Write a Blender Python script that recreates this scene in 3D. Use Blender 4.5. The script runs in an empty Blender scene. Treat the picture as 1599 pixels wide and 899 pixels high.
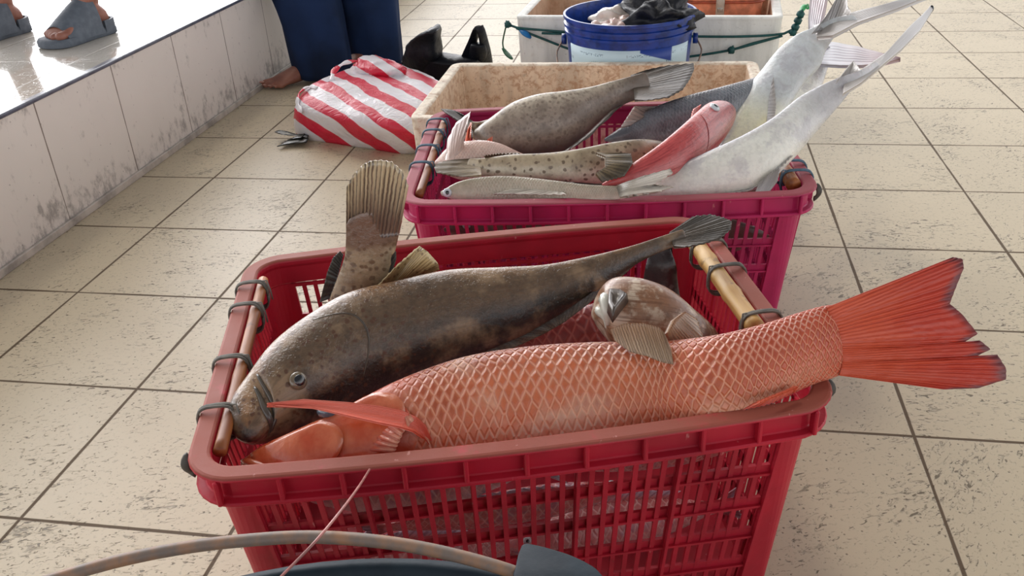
import bpy, math, random
import numpy as np
from mathutils import Vector, noise as mnoise
random.seed(7)
SC = bpy.context.scene
COL = SC.collection

# ------------------------------------------------------------------ camera, sky, exposure
CAM_R = [[0.98583954, -0.03735071, 0.16347882], [0.16093558, 0.48465857, -0.85977079], [-0.04711836, 0.8739056, 0.48380664]]
CAM_LOC = (0.83628, -2.26987, 0.81819)
LENS = 31.1919

from mathutils import Matrix
cam_d = bpy.data.cameras.new('camera'); cam = bpy.data.objects.new('camera', cam_d); COL.objects.link(cam)
cam_d.sensor_width = 36; cam_d.lens = LENS; cam_d.clip_start = .02; cam_d.clip_end = 200
M4 = Matrix([list(r) + [0] for r in CAM_R] + [[0, 0, 0, 1]]); M4.translation = CAM_LOC
cam.matrix_world = M4
SC.camera = cam
SC.view_settings.view_transform = 'Standard'; SC.view_settings.look = 'None'
SC.view_settings.gamma = 1; SC.view_settings.use_curve_mapping = False
SC.view_settings.exposure = 0.15
SKY_BASE = .22; SKY_GLOW = 8.0; SKY_SIDE = 1.5; SKY_FRONT = .85
GLOW_DIR = (-.60, .74, .32)
SUN = 0.4
SUN_DIR = (.35, -.45, -1.0)

def srgb(c):
    o = []
    for v in c[:3]:
        v = v / 255
        o.append(v / 12.92 if v <= .04045 else ((v + .055) / 1.055) ** 2.4)
    return (*o, 1)

class NG:
    """small node-graph helper"""
    def __init__(s, tree): s.t = tree; s.n = tree.nodes; s.l = tree.links
    def link(s, a, sock):
        if isinstance(a, (int, float)): sock.default_value = a
        elif isinstance(a, tuple):
            sock.default_value = a if len(a) == len(sock.default_value) else a[:len(sock.default_value)]
        else: s.l.new(a, sock)
    def math(s, op, a, b=0, c=0, clamp=False):
        n = s.n.new('ShaderNodeMath'); n.operation = op; n.use_clamp = clamp
        for k, v in enumerate((a, b, c)): s.link(v, n.inputs[k])
        return n.outputs[0]
    def vmath(s, op, a, b=(0, 0, 0)):
        n = s.n.new('ShaderNodeVectorMath'); n.operation = op
        s.link(a, n.inputs[0]); s.link(b, n.inputs[1])
        return n.outputs['Value'] if op in ('DOT_PRODUCT', 'LENGTH', 'DISTANCE') else n.outputs[0]
    def coord(s, k='Object'): return s.n.new('ShaderNodeTexCoord').outputs[k]
    def uv(s, name):
        n = s.n.new('ShaderNodeUVMap'); n.uv_map = name; return n.outputs[0]
    def sep(s, v):
        n = s.n.new('ShaderNodeSeparateXYZ'); s.link(v, n.inputs[0]); return n.outputs
    def comb(s, x, y, z=0):
        n = s.n.new('ShaderNodeCombineXYZ')
        for k, v in enumerate((x, y, z)): s.link(v, n.inputs[k])
        return n.outputs[0]
    def map(s, v, scale=(1, 1, 1), rot=(0, 0, 0), loc=(0, 0, 0)):
        n = s.n.new('ShaderNodeMapping'); s.link(v, n.inputs[0])
        n.inputs['Scale'].default_value = scale; n.inputs['Rotation'].default_value = rot; n.inputs['Location'].default_value = loc
        return n.outputs[0]
    def noise(s, v, scale, detail=3, rough=.55, dist=0):
        n = s.n.new('ShaderNodeTexNoise'); s.link(v, n.inputs['Vector'])
        n.inputs['Scale'].default_value = scale; n.inputs['Detail'].default_value = detail
        n.inputs['Roughness'].default_value = rough; n.inputs['Distortion'].default_value = dist
        return n.outputs[0]
    def voro(s, v, scale, rnd=1, feat='F1', dim='3D'):
        n = s.n.new('ShaderNodeTexVoronoi'); n.voronoi_dimensions = dim; n.feature = feat; s.link(v, n.inputs['Vector'])
        n.inputs['Scale'].default_value = scale; n.inputs['Randomness'].default_value = rnd
        return n
    def ramp(s, f, stops, interp='LINEAR'):
        n = s.n.new('ShaderNodeValToRGB'); s.link(f, n.inputs[0]); cr = n.color_ramp; cr.interpolation = interp
        while len(cr.elements) < len(stops): cr.elements.new(.5)
        for e, (p, c) in zip(cr.elements, stops):
            e.position = p
            e.color = (c, c, c, 1) if isinstance(c, (int, float)) else srgb(c)
        return n.outputs[0]
    def step(s, f, lo, hi):
        n = s.n.new('ShaderNodeMapRange'); n.interpolation_type = 'SMOOTHSTEP'; s.link(f, n.inputs[0])
        n.inputs[1].default_value = lo; n.inputs[2].default_value = hi
        return n.outputs[0]
    def mix(s, f, a, b, mode='MIX'):
        n = s.n.new('ShaderNodeMix'); n.data_type = 'RGBA'; n.blend_type = mode
        s.link(f, n.inputs[0])
        s.link(a, n.inputs[6]); s.link(b, n.inputs[7])
        return n.outputs[2]
    def bump(s, h, strength=.3, dist=.01, normal=None):
        n = s.n.new('ShaderNodeBump'); s.link(h, n.inputs['Height'])
        n.inputs['Strength'].default_value = strength; n.inputs['Distance'].default_value = dist
        if normal is not None: s.l.new(normal, n.inputs['Normal'])
        return n.outputs[0]

# sky: bright overcast daylight, strongest through the open side of the hall behind the platform
wd = bpy.data.worlds.new('overcast_sky'); SC.world = wd; wd.use_nodes = True
g = NG(wd.node_tree); bgn = [n for n in g.n if n.type == 'BACKGROUND'][0]
dirv = g.vmath('NORMALIZE', g.coord('Generated'))
dt = g.vmath('DOT_PRODUCT', dirv, tuple(Vector(GLOW_DIR).normalized()))
gl = g.math('MULTIPLY', g.math('POWER', g.math('MAXIMUM', dt, 0), 9), SKY_GLOW)
up = g.math('MULTIPLY', g.step(g.sep(dirv)[2], .62, .22), SKY_SIDE)   # light comes in under the roof, from all sides
back = g.math('ADD', SKY_FRONT, g.math('MULTIPLY', g.step(g.sep(dirv)[1], -.6, .6), 1 - SKY_FRONT))   # the far side of the hall is the open one
g.link(g.math('ADD', g.math('ADD', gl, SKY_BASE), g.math('MULTIPLY', up, back)), bgn.inputs[1])
bgn.inputs[0].default_value = srgb((250, 249, 251))
sd = bpy.data.lights.new('sun', 'SUN'); sun = bpy.data.objects.new('sun', sd); COL.objects.link(sun)
sd.energy = SUN; sd.angle = math.radians(10); sd.color = srgb((255, 244, 228))[:3]
sun.rotation_euler = Vector(SUN_DIR).to_track_quat('-Z', 'Y').to_euler()

D = {
 'snapper': [((0.4402,-1.6447,0.258),(-0.0013,0.002,0.0031),0.8),((0.468,-1.6498,0.264),(-0.0053,0.0098,0.0145),0.6),((0.5045,-1.6483,0.2701),(-0.0061,0.0179,0.024),0.52),((0.5416,-1.6346,0.2732),(-0.0078,0.023,0.031),0.48),((0.5937,-1.612,0.2794),(-0.0085,0.0311,0.0417),0.46),((0.6524,-1.5875,0.2825),(-0.0083,0.0366,0.0494),0.44),((0.7141,-1.5692,0.2855),(-0.008,0.0372,0.0507),0.43),((0.7765,-1.5519,0.2855),(-0.0076,0.036,0.0493),0.42),((0.8395,-1.5386,0.2884),(-0.0071,0.0324,0.0446),0.42),((0.894,-1.5442,0.3117),(-0.0063,0.027,0.038),0.42),((0.9428,-1.5249,0.3255),(-0.0061,0.0217,0.0314),0.4),((0.9806,-1.5019,0.3301),(-0.0057,0.02,0.0298),0.34),((1.0097,-1.4841,0.3301),(-0.0045,0.0193,0.0294),0.22),((1.0252,-1.4809,0.3316),(-0.0037,0.0159,0.0244),0.12),((1.0391,-1.4833,0.333),(-0.0022,0.01,0.0153),0.07),((1.0556,-1.4819,0.333),(-0.0013,0.0039,0.0057),0.04)],
 'snapper_tail': ([(1.0007,-1.4706,0.3597),(1.0059,-1.4752,0.3516),(1.0111,-1.4798,0.3435),(1.0151,-1.4845,0.3354),(1.0172,-1.4893,0.3273),(1.018,-1.4932,0.3208),(1.0182,-1.4965,0.3154),(1.0172,-1.4999,0.31),(1.0161,-1.5026,0.3057),(1.015,-1.5047,0.3025)],[(1.1131,-1.4554,0.4124),(1.1213,-1.4575,0.4117),(1.1227,-1.4617,0.4043),(1.1165,-1.47,0.3862),(1.1121,-1.4765,0.3727),(1.123,-1.4823,0.3652),(1.1374,-1.4925,0.35),(1.1209,-1.4965,0.3379),(1.1393,-1.4955,0.3448),(1.149,-1.5002,0.3382),(1.1314,-1.5034,0.3276),(1.1546,-1.5029,0.3345),(1.1628,-1.5096,0.3235),(1.1633,-1.5143,0.3143),(1.1397,-1.5168,0.3041),(1.1098,-1.5157,0.2998)]),
 'snapper_pec': ([(0.4842,-1.6544,0.3384),(0.5273,-1.6511,0.3354),(0.5607,-1.6524,0.3294),(0.585,-1.6477,0.3204),(0.6035,-1.6409,0.3114),(0.6145,-1.635,0.3024),(0.6213,-1.6278,0.2889),(0.6262,-1.6295,0.2837)],[(0.4854,-1.6572,0.342),(0.5159,-1.6442,0.339),(0.5561,-1.637,0.333),(0.5833,-1.6282,0.324),(0.601,-1.6214,0.315),(0.613,-1.6182,0.306),(0.623,-1.6245,0.3025),(0.6284,-1.627,0.2865)]),
 'snapper_membrane': ([(0.5709,-1.6467,0.2853),(0.5796,-1.6378,0.2957),(0.591,-1.6252,0.3066),(0.6027,-1.6143,0.3144)],[(0.5984,-1.6495,0.2884),(0.6018,-1.6455,0.2961),(0.6057,-1.6382,0.3042),(0.6128,-1.6256,0.3093)]),
 'snapper_anal': ([(0.9694,-1.5454,0.315),(0.9504,-1.5597,0.315),(0.9318,-1.5737,0.315)],[(0.967,-1.5466,0.309),(0.9445,-1.5673,0.309),(0.9174,-1.5799,0.309)]),
 'snapper_eye': [(505,647),(522,640)],
 'grouper': [((0.4442,-1.6288,0.291),(-0.0027,0.0088,0.0127),1.0),((0.4392,-1.6043,0.2911),(-0.0063,0.0185,0.028),0.8),((0.4538,-1.5763,0.2941),(-0.0131,0.0225,0.0394),0.68),((0.4813,-1.5367,0.297),(-0.0197,0.0234,0.0463),0.6),((0.5174,-1.4911,0.3),(-0.0197,0.0257,0.0507),0.56),((0.5682,-1.4555,0.303),(-0.0215,0.0231,0.0478),0.52),((0.6213,-1.4268,0.309),(-0.0216,0.0208,0.0436),0.5),((0.6727,-1.4083,0.315),(-0.0167,0.0174,0.0352),0.5),((0.7171,-1.3856,0.321),(-0.012,0.0125,0.025),0.48),((0.7619,-1.3577,0.33),(-0.0073,0.0082,0.0165),0.5),((0.8049,-1.3288,0.339),(-0.0034,0.0048,0.0097),0.42),((0.8412,-1.3044,0.345),(-0.0029,0.0035,0.0071),0.3),((0.8629,-1.2943,0.348),(-0.0022,0.004,0.0082),0.12)],
 'grouper_tail': ([(0.8459,-1.2802,0.345),(0.8483,-1.2943,0.345),(0.8499,-1.3064,0.345),(0.8514,-1.3166,0.345)],[(0.8744,-1.2412,0.351),(0.8965,-1.2341,0.351),(0.9117,-1.2428,0.351),(0.9212,-1.2535,0.351),(0.9185,-1.2757,0.351),(0.9055,-1.3012,0.351),(0.8866,-1.3162,0.351),(0.8644,-1.3278,0.351)]),
 'grouper_anal': ([(0.6261,-1.5366,0.312),(0.6607,-1.507,0.312),(0.696,-1.471,0.312),(0.7319,-1.4206,0.312),(0.77,-1.3553,0.312),(0.8049,-1.299,0.312)],[(0.6212,-1.5468,0.306),(0.6631,-1.5147,0.306),(0.715,-1.4585,0.306),(0.7333,-1.4341,0.306),(0.7642,-1.3771,0.306),(0.8217,-1.2582,0.306)]),
 'grouper_pec': ([(0.5032,-1.3984,0.315),(0.5191,-1.3909,0.315),(0.5393,-1.3639,0.315)],[(0.5146,-1.409,0.33),(0.5346,-1.3907,0.348),(0.5593,-1.3751,0.366),(0.571,-1.3832,0.363),(0.5833,-1.3882,0.351),(0.5806,-1.3758,0.336)]),
 'standing': [((0.5123,-1.386,0.3997),(-0.0299,-0.0101,0.0018),0.1),((0.507,-1.386,0.3792),(-0.0284,-0.0097,0.0018),0.22),((0.5009,-1.386,0.3561),(-0.0273,-0.0086,0.0034),0.34),((0.4927,-1.386,0.3294),(-0.0305,-0.0093,0.0046),0.42),((0.4839,-1.3859,0.2992),(-0.0359,-0.0115,0.0049),0.48),((0.4818,-1.3859,0.2676),(-0.0456,-0.0144,0.0063),0.5),((0.4765,-1.3859,0.211),(-0.0525,-0.0162,0.0076),0.5)],
 'standing_tail': ([(0.4758,-1.386,0.3786),(0.4906,-1.386,0.3791),(0.5062,-1.386,0.3804),(0.5218,-1.386,0.3817),(0.5398,-1.386,0.3855)],[(0.4874,-1.392,0.4455),(0.4978,-1.392,0.461),(0.5097,-1.392,0.4725),(0.5206,-1.392,0.4771),(0.5323,-1.392,0.478),(0.5437,-1.392,0.476),(0.5535,-1.392,0.4664),(0.5596,-1.392,0.4485)]),
 'standing_fin': ([(0.4687,-1.386,0.3567),(0.4633,-1.386,0.342),(0.4571,-1.386,0.3271),(0.4429,-1.386,0.2974)],[(0.4667,-1.389,0.3632),(0.4567,-1.389,0.3544),(0.4465,-1.389,0.3344),(0.4301,-1.389,0.2923)]),
 'standing_finb': ([(0.5279,-1.386,0.3554),(0.5269,-1.386,0.3469),(0.5225,-1.386,0.3357)],[(0.5345,-1.389,0.3655),(0.5333,-1.389,0.3546),(0.5289,-1.389,0.3435)]),
 'lump': [((0.7686,-1.4319,0.318),(-0.001,0.0042,0.0072),1.1),((0.776,-1.4278,0.318),(-0.0031,0.0133,0.0227),0.9),((0.7883,-1.4275,0.318),(-0.0025,0.0192,0.0326),0.8),((0.8069,-1.4301,0.318),(-0.0016,0.021,0.0354),0.75),((0.8301,-1.4293,0.3151),(-0.0039,0.0205,0.0343),0.7),((0.8538,-1.4239,0.3061),(-0.0065,0.0189,0.0309),0.65),((0.8753,-1.4178,0.2911),(-0.0062,0.0153,0.0243),0.6),((0.8956,-1.4069,0.276),(-0.0077,0.0116,0.0177),0.5)],
 'lump_pec': ([(0.7898,-1.5121,0.348),(0.8035,-1.5097,0.354),(0.8225,-1.5119,0.357),(0.8382,-1.5141,0.354),(0.8434,-1.5184,0.351)],[(0.7946,-1.5178,0.339),(0.8112,-1.5327,0.336),(0.8269,-1.5382,0.336),(0.8425,-1.539,0.33),(0.853,-1.5413,0.33),(0.8502,-1.5235,0.336)]),
 'lump_fin': ([(0.8447,-1.5086,0.345),(0.8508,-1.4884,0.348),(0.8612,-1.4672,0.345)],[(0.849,-1.5013,0.33),(0.8645,-1.4953,0.324),(0.8775,-1.4931,0.321),(0.8827,-1.4815,0.324),(0.8764,-1.4538,0.33)]),
 'lump_gill': [(0.7844,-1.4414,0.36),(0.7952,-1.442,0.36),(0.8024,-1.4498,0.36),(0.7978,-1.4638,0.36),(0.7912,-1.4855,0.36),(0.7855,-1.4688,0.36)],
 'dark': [((0.8381,-1.266,0.246),(-0.025,-0.0021,-0.0037),0.5),((0.8373,-1.262,0.27),(-0.0217,-0.0011,-0.0021),0.45),((0.8374,-1.2616,0.291),(-0.0192,-0.0003,-0.0006),0.3),((0.8363,-1.2542,0.309),(-0.0132,0.0002,0.0004),0.12)],
 'dark_tail': ([(0.8209,-1.2455,0.294),(0.8354,-1.2444,0.294),(0.8516,-1.2451,0.294)],[(0.8204,-1.2473,0.315),(0.8297,-1.2318,0.315),(0.841,-1.2311,0.315),(0.8508,-1.249,0.315)]),
 'hidden_red': [((0.6647,-1.3738,0.24),(-0.0024,0.0049,0.0083),0.6),((0.6977,-1.3709,0.24),(-0.0052,0.015,0.0246),0.5),((0.7435,-1.3618,0.2401),(-0.0055,0.0207,0.0334),0.5),((0.7942,-1.3345,0.2341),(-0.0035,0.0207,0.0334),0.5),((0.8316,-1.3065,0.228),(-0.0017,0.0126,0.0205),0.4)],
 'big_grouper': [((0.5167,-0.8223,0.306),(-0.0028,0.0035,0.0116),0.9),((0.5419,-0.8318,0.3089),(-0.0045,0.0088,0.0275),0.7),((0.5851,-0.8232,0.3148),(-0.0086,0.0143,0.0455),0.55),((0.6269,-0.8146,0.3207),(-0.0073,0.0164,0.051),0.5),((0.6727,-0.8013,0.3298),(-0.0101,0.0136,0.0444),0.5),((0.7111,-0.7672,0.3419),(-0.0073,0.009,0.0303),0.48),((0.7457,-0.7448,0.3539),(-0.0045,0.0066,0.0226),0.4),((0.7769,-0.7246,0.3599),(-0.0034,0.0058,0.02),0.25),((0.7978,-0.7212,0.3629),(-0.0024,0.0066,0.0226),0.1)],
 'big_grouper_tail': ([(0.7706,-0.648,0.36),(0.776,-0.6931,0.36),(0.7808,-0.7512,0.36),(0.7837,-0.7951,0.36)],[(0.7991,-0.6381,0.369),(0.8393,-0.6081,0.369),(0.8838,-0.5954,0.369),(0.8844,-0.6347,0.369),(0.8756,-0.7006,0.369),(0.8632,-0.7623,0.369),(0.841,-0.806,0.369),(0.8047,-0.8239,0.369)]),
 'big_grouper_fin': ([(0.6925,-0.9731,0.339),(0.716,-0.9015,0.339),(0.7447,-0.7894,0.339)],[(0.6743,-1.0045,0.336),(0.7128,-0.9234,0.336),(0.7664,-0.7217,0.336)]),
 'small_tail_fish': [((0.5033,-0.8132,0.312),(-0.0011,0.0045,0.0136),0.15),((0.5174,-0.8159,0.3095),(-0.0011,0.0056,0.0167),0.4),((0.5313,-0.7871,0.2984),(-0.0018,0.0075,0.0223),0.5),((0.5632,-0.7512,0.2789),(-0.0003,0.0103,0.0292),0.5),((0.6085,-0.7417,0.2699),(-0.0004,0.0085,0.0238),0.4)],
 'small_tail_fish_tail': ([(0.4991,-0.7753,0.312),(0.5051,-0.8165,0.312),(0.5131,-0.8557,0.312)],[(0.481,-0.769,0.324),(0.4546,-0.74,0.324),(0.4289,-0.7329,0.324),(0.4501,-0.7622,0.324),(0.4767,-0.7975,0.324),(0.4991,-0.838,0.324)]),
 'spotted': [((0.5388,-0.996,0.315),(-0.0001,0.0051,0.0129),0.1),((0.5574,-1.0016,0.318),(-0.0001,0.0049,0.0124),0.35),((0.6062,-1.0032,0.321),(-0.0003,0.0064,0.0164),0.5),((0.6569,-1.0025,0.321),(-0.0014,0.0071,0.0186),0.5),((0.7077,-0.9991,0.3209),(-0.0035,0.0088,0.0235),0.5),((0.7545,-0.9774,0.3179),(-0.0034,0.0109,0.0287),0.5),((0.8016,-0.9402,0.3149),(-0.0029,0.0096,0.0256),0.5),((0.8354,-0.8927,0.309),(-0.002,0.0046,0.0124),0.5),((0.8522,-0.8796,0.306),(-0.0012,0.0016,0.0043),0.5)],
 'spotted_tail': ([(0.5502,-0.9645,0.318),(0.5551,-1.0003,0.318),(0.5643,-1.037,0.318)],[(0.5112,-0.9637,0.315),(0.4822,-0.979,0.315),(0.4813,-1.0011,0.315),(0.4905,-1.0223,0.315),(0.532,-1.0362,0.315)]),
 'spotted_dorsal': ([(0.5599,-0.985,0.327),(0.5771,-0.9787,0.327),(0.601,-0.9694,0.327)],[(0.5624,-1.0003,0.336),(0.5849,-0.9912,0.336),(0.6168,-0.99,0.336)]),
 'spotted_pec': ([(0.7362,-1.0258,0.351),(0.752,-1.049,0.354),(0.7543,-1.0817,0.351),(0.7421,-1.099,0.348)],[(0.7644,-1.0248,0.351),(0.7875,-1.016,0.348),(0.792,-1.0549,0.348),(0.7816,-1.0821,0.339),(0.751,-1.0977,0.336)]),
 'silver': [((0.5088,-1.0667,0.3),(-0.001,0.0013,0.0036),0.8),((0.5327,-1.0606,0.3),(-0.0016,0.0057,0.0143),0.4),((0.5703,-1.0513,0.3),(-0.0017,0.0076,0.0187),0.38),((0.6147,-1.0491,0.3),(-0.0023,0.0079,0.0195),0.36),((0.6744,-1.0605,0.303),(-0.0023,0.0068,0.0166),0.36),((0.727,-1.0697,0.306),(-0.0018,0.005,0.012),0.34),((0.7645,-1.0725,0.309),(-0.0017,0.0039,0.0094),0.25),((0.7912,-1.0724,0.312),(-0.0007,0.003,0.0072),0.1)],
 'silver_tail': ([(0.7689,-1.0627,0.315),(0.7727,-1.0792,0.315),(0.7742,-1.0908,0.315),(0.7768,-1.1045,0.315)],[(0.8043,-1.0859,0.339),(0.8456,-1.1056,0.36),(0.8492,-1.1121,0.357),(0.8245,-1.1036,0.336),(0.8404,-1.1075,0.336),(0.8509,-1.1092,0.336),(0.832,-1.1141,0.33),(0.7965,-1.1036,0.318)]),
 'silver_fin': ([(0.614,-1.0558,0.3039),(0.6537,-1.062,0.3063),(0.6927,-1.0694,0.3061)],[(0.586,-1.0643,0.2996),(0.6155,-1.0658,0.3009),(0.6982,-1.0766,0.3063)]),
 'pink': [((0.4696,-0.9435,0.3),(-0.0005,0.0018,0.0049),0.8),((0.4956,-0.9494,0.3059),(-0.0011,0.0087,0.0231),0.6),((0.5367,-0.9478,0.3059),(-0.0013,0.012,0.0316),0.55),((0.5715,-0.9323,0.2999),(-0.0014,0.0108,0.0285),0.5),((0.6052,-0.9197,0.294),(-0.0013,0.0058,0.0155),0.5),((0.632,-0.9011,0.285),(-0.0012,0.0021,0.0059),0.4)],
 'pink_pec': ([(0.5033,-1.0061,0.33),(0.5136,-0.9834,0.33),(0.5185,-0.9485,0.33)],[(0.4949,-0.9551,0.345),(0.5058,-0.9354,0.366),(0.5305,-0.9318,0.384),(0.5297,-0.9619,0.372),(0.5201,-0.9603,0.345)]),
 'pink_spine': ([(0.5121,-0.9051,0.324),(0.5183,-0.8987,0.324)],[(0.5186,-0.9075,0.348),(0.518,-0.8784,0.348),(0.5293,-0.9384,0.348)]),
 'pink_spineb': ([(0.5469,-0.9009,0.324),(0.556,-0.9037,0.324)],[(0.5523,-0.9052,0.33),(0.556,-0.8958,0.33)]),
 'grey': [((0.7381,-0.8487,0.309),(-0.0011,0.0008,0.0025),0.8),((0.7742,-0.8275,0.312),(-0.0058,0.0049,0.0146),0.6),((0.8241,-0.7962,0.3179),(-0.0091,0.0092,0.0274),0.5),((0.8804,-0.762,0.3239),(-0.0122,0.0104,0.0307),0.5),((0.9352,-0.7302,0.3299),(-0.0124,0.0103,0.0299),0.5),((0.9841,-0.6803,0.336),(-0.0096,0.0081,0.0237),0.45),((1.0191,-0.6212,0.339),(-0.0067,0.0054,0.0162),0.3)],
 'grey_fin': ([(0.7803,-0.8535,0.336),(0.8048,-0.7999,0.336),(0.8308,-0.7504,0.336)],[(0.7651,-0.9016,0.348),(0.7826,-0.7888,0.348),(0.7998,-0.7886,0.348)]),
 'red': [((0.7501,-1.066,0.318),(-0.0014,0.0006,0.0017),0.8),((0.7948,-1.0455,0.327),(-0.006,0.0051,0.0133),0.55),((0.8402,-1.0063,0.336),(-0.0112,0.008,0.021),0.5),((0.8765,-0.9555,0.342),(-0.0151,0.0099,0.026),0.5),((0.9014,-0.8972,0.345),(-0.017,0.0096,0.0255),0.5),((0.9225,-0.8352,0.345),(-0.0164,0.0083,0.022),0.52),((0.939,-0.7922,0.342),(-0.0102,0.0055,0.0147),0.6),((0.9468,-0.7776,0.339),(-0.004,0.0024,0.0065),0.7)],
 'red_fin': ([(0.8765,-0.9218,0.36),(0.879,-0.8846,0.36),(0.8877,-0.8455,0.36)],[(0.8732,-0.9305,0.366),(0.8801,-0.8577,0.366),(0.8927,-0.834,0.366)]),
 'trev': [((0.933,-0.8578,0.24),(-0.024,0.0073,0.0137),0.5),((0.9517,-0.7951,0.264),(-0.0241,0.0073,0.0143),0.5),((0.9799,-0.743,0.3001),(-0.0331,0.0083,0.0154),0.5),((1.0107,-0.6889,0.3301),(-0.0367,0.0086,0.0146),0.48),((1.04,-0.6496,0.36),(-0.0366,0.0076,0.0106),0.45),((1.0673,-0.6267,0.3871),(-0.0357,0.0087,0.0139),0.38),((1.0871,-0.6142,0.411),(-0.0257,0.0069,0.0121),0.28),((1.1044,-0.6245,0.429),(-0.0156,0.0049,0.0101),0.15),((1.1264,-0.6161,0.444),(-0.008,0.0031,0.0077),0.1),((1.1507,-0.6345,0.456),(-0.0047,0.0022,0.0061),0.08)],
 'trev_tail': ([(1.0889,-0.661,0.429),(1.109,-0.6902,0.438),(1.1558,-0.6467,0.45),(1.2221,-0.6153,0.465),(1.2556,-0.5986,0.474),(1.2833,-0.5822,0.48)],[(1.0933,-0.5754,0.429),(1.1186,-0.5898,0.441),(1.1521,-0.5994,0.456),(1.202,-0.6065,0.471),(1.2553,-0.5854,0.48),(1.2795,-0.5851,0.486)]),
 'trev_fin': ([(1.008,-0.749,0.3068),(1.0104,-0.7221,0.3289),(1.0163,-0.6872,0.3559)],[(1.0214,-0.7417,0.3067),(1.0245,-0.7204,0.3284),(1.0206,-0.6772,0.3667)]),
 'trev2': [((0.7341,-0.9693,0.258),(-0.0029,0.0042,0.0102),0.5),((0.8077,-1.0071,0.279),(-0.0054,0.0067,0.016),0.5),((0.8579,-1.0104,0.294),(-0.0087,0.0111,0.0263),0.5),((0.9178,-0.9988,0.312),(-0.0132,0.0136,0.0321),0.48),((0.9674,-0.9818,0.327),(-0.0166,0.0147,0.0341),0.46),((1.0114,-0.9384,0.345),(-0.0166,0.0123,0.0285),0.45),((1.0613,-0.8632,0.366),(-0.0175,0.0093,0.0202),0.4),((1.0914,-0.844,0.3859),(-0.0142,0.0067,0.0138),0.3),((1.1113,-0.8348,0.399),(-0.0092,0.0046,0.0099),0.15),((1.1343,-0.8218,0.408),(-0.0043,0.0028,0.0068),0.1),((1.1687,-0.7752,0.414),(-0.0023,0.0018,0.0047),0.08)],
 'trev2_tail': ([(1.1021,-0.879,0.396),(1.1346,-0.8416,0.402),(1.1657,-0.791,0.408),(1.2226,-0.6876,0.414),(1.2751,-0.5787,0.42),(1.3295,-0.4367,0.426)],[(1.1136,-0.8135,0.399),(1.1414,-0.7907,0.408),(1.1934,-0.7154,0.417),(1.2495,-0.5938,0.426),(1.297,-0.4929,0.429),(1.3239,-0.4367,0.432)]),
 'trev2_fin': ([(0.935,-1.0168,0.287),(0.972,-1.0066,0.2947),(1.0039,-0.986,0.3175),(1.0243,-0.9589,0.3257)],[(0.9157,-1.0294,0.2909),(0.9618,-1.0214,0.2946),(0.9997,-1.0028,0.316),(1.0259,-0.9662,0.3295)]),
 'trev2_tip': [(1.325,-0.4395,0.429)],
 'trev3': [((1.0094,-0.6789,0.2341),(-0.0319,0.0099,0.0175),0.5),((1.0632,-0.5828,0.2851),(-0.0366,0.0098,0.0154),0.45),((1.0997,-0.4846,0.312),(-0.0363,0.0083,0.0104),0.4),((1.1278,-0.4348,0.339),(-0.0254,0.0069,0.011),0.28),((1.1422,-0.435,0.351),(-0.0208,0.0074,0.0153),0.12)],
 'trev3_tail': ([(1.1192,-0.5342,0.348),(1.1504,-0.5545,0.351),(1.1878,-0.5661,0.354),(1.2275,-0.5602,0.357),(1.259,-0.5454,0.36)],[(1.1384,-0.383,0.354),(1.171,-0.4118,0.357),(1.2049,-0.4599,0.36),(1.2343,-0.52,0.363),(1.258,-0.5478,0.363)]),
 'trev_lobe': ([(1.0812,-0.6491,0.435),(1.1007,-0.631,0.435),(1.1205,-0.6127,0.435),(1.1421,-0.5842,0.435)],[(1.1005,-0.6532,0.465),(1.1437,-0.4886,0.465),(1.1756,-0.3389,0.465),(1.1853,-0.3399,0.465),(1.1483,-0.5682,0.465),(1.1448,-0.6308,0.465)]),
 'trev2_lobe': ([(1.0969,-0.8348,0.399),(1.1106,-0.8207,0.399),(1.1225,-0.8064,0.399),(1.1358,-0.7845,0.399)],[(1.0983,-0.8517,0.414),(1.1181,-0.7973,0.414),(1.1353,-0.7513,0.414),(1.1368,-0.7786,0.414),(1.1383,-0.8161,0.414)]),
 'trev3_lobe': ([(1.1139,-0.4182,0.345),(1.1274,-0.2697,0.375),(1.1481,-0.1229,0.399),(1.1719,-0.0547,0.414)],[(1.147,-0.419,0.345),(1.1431,-0.3469,0.366),(1.164,-0.2518,0.384),(1.1929,-0.0956,0.414)]),
 'little_fin': ([(0.9708,-1.0243,0.294),(0.9866,-1.0307,0.294)],[(0.976,-1.014,0.306),(0.9932,-1.003,0.318),(1.0056,-0.9999,0.324),(1.0009,-1.0177,0.309)]),
 'little': [((0.9254,-0.9543,0.258),(-0.0055,0.0061,0.0135),0.5),((0.9524,-0.9773,0.27),(-0.0056,0.0074,0.0163),0.5),((0.9796,-0.9875,0.276),(-0.0052,0.0051,0.0108),0.3)],
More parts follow.
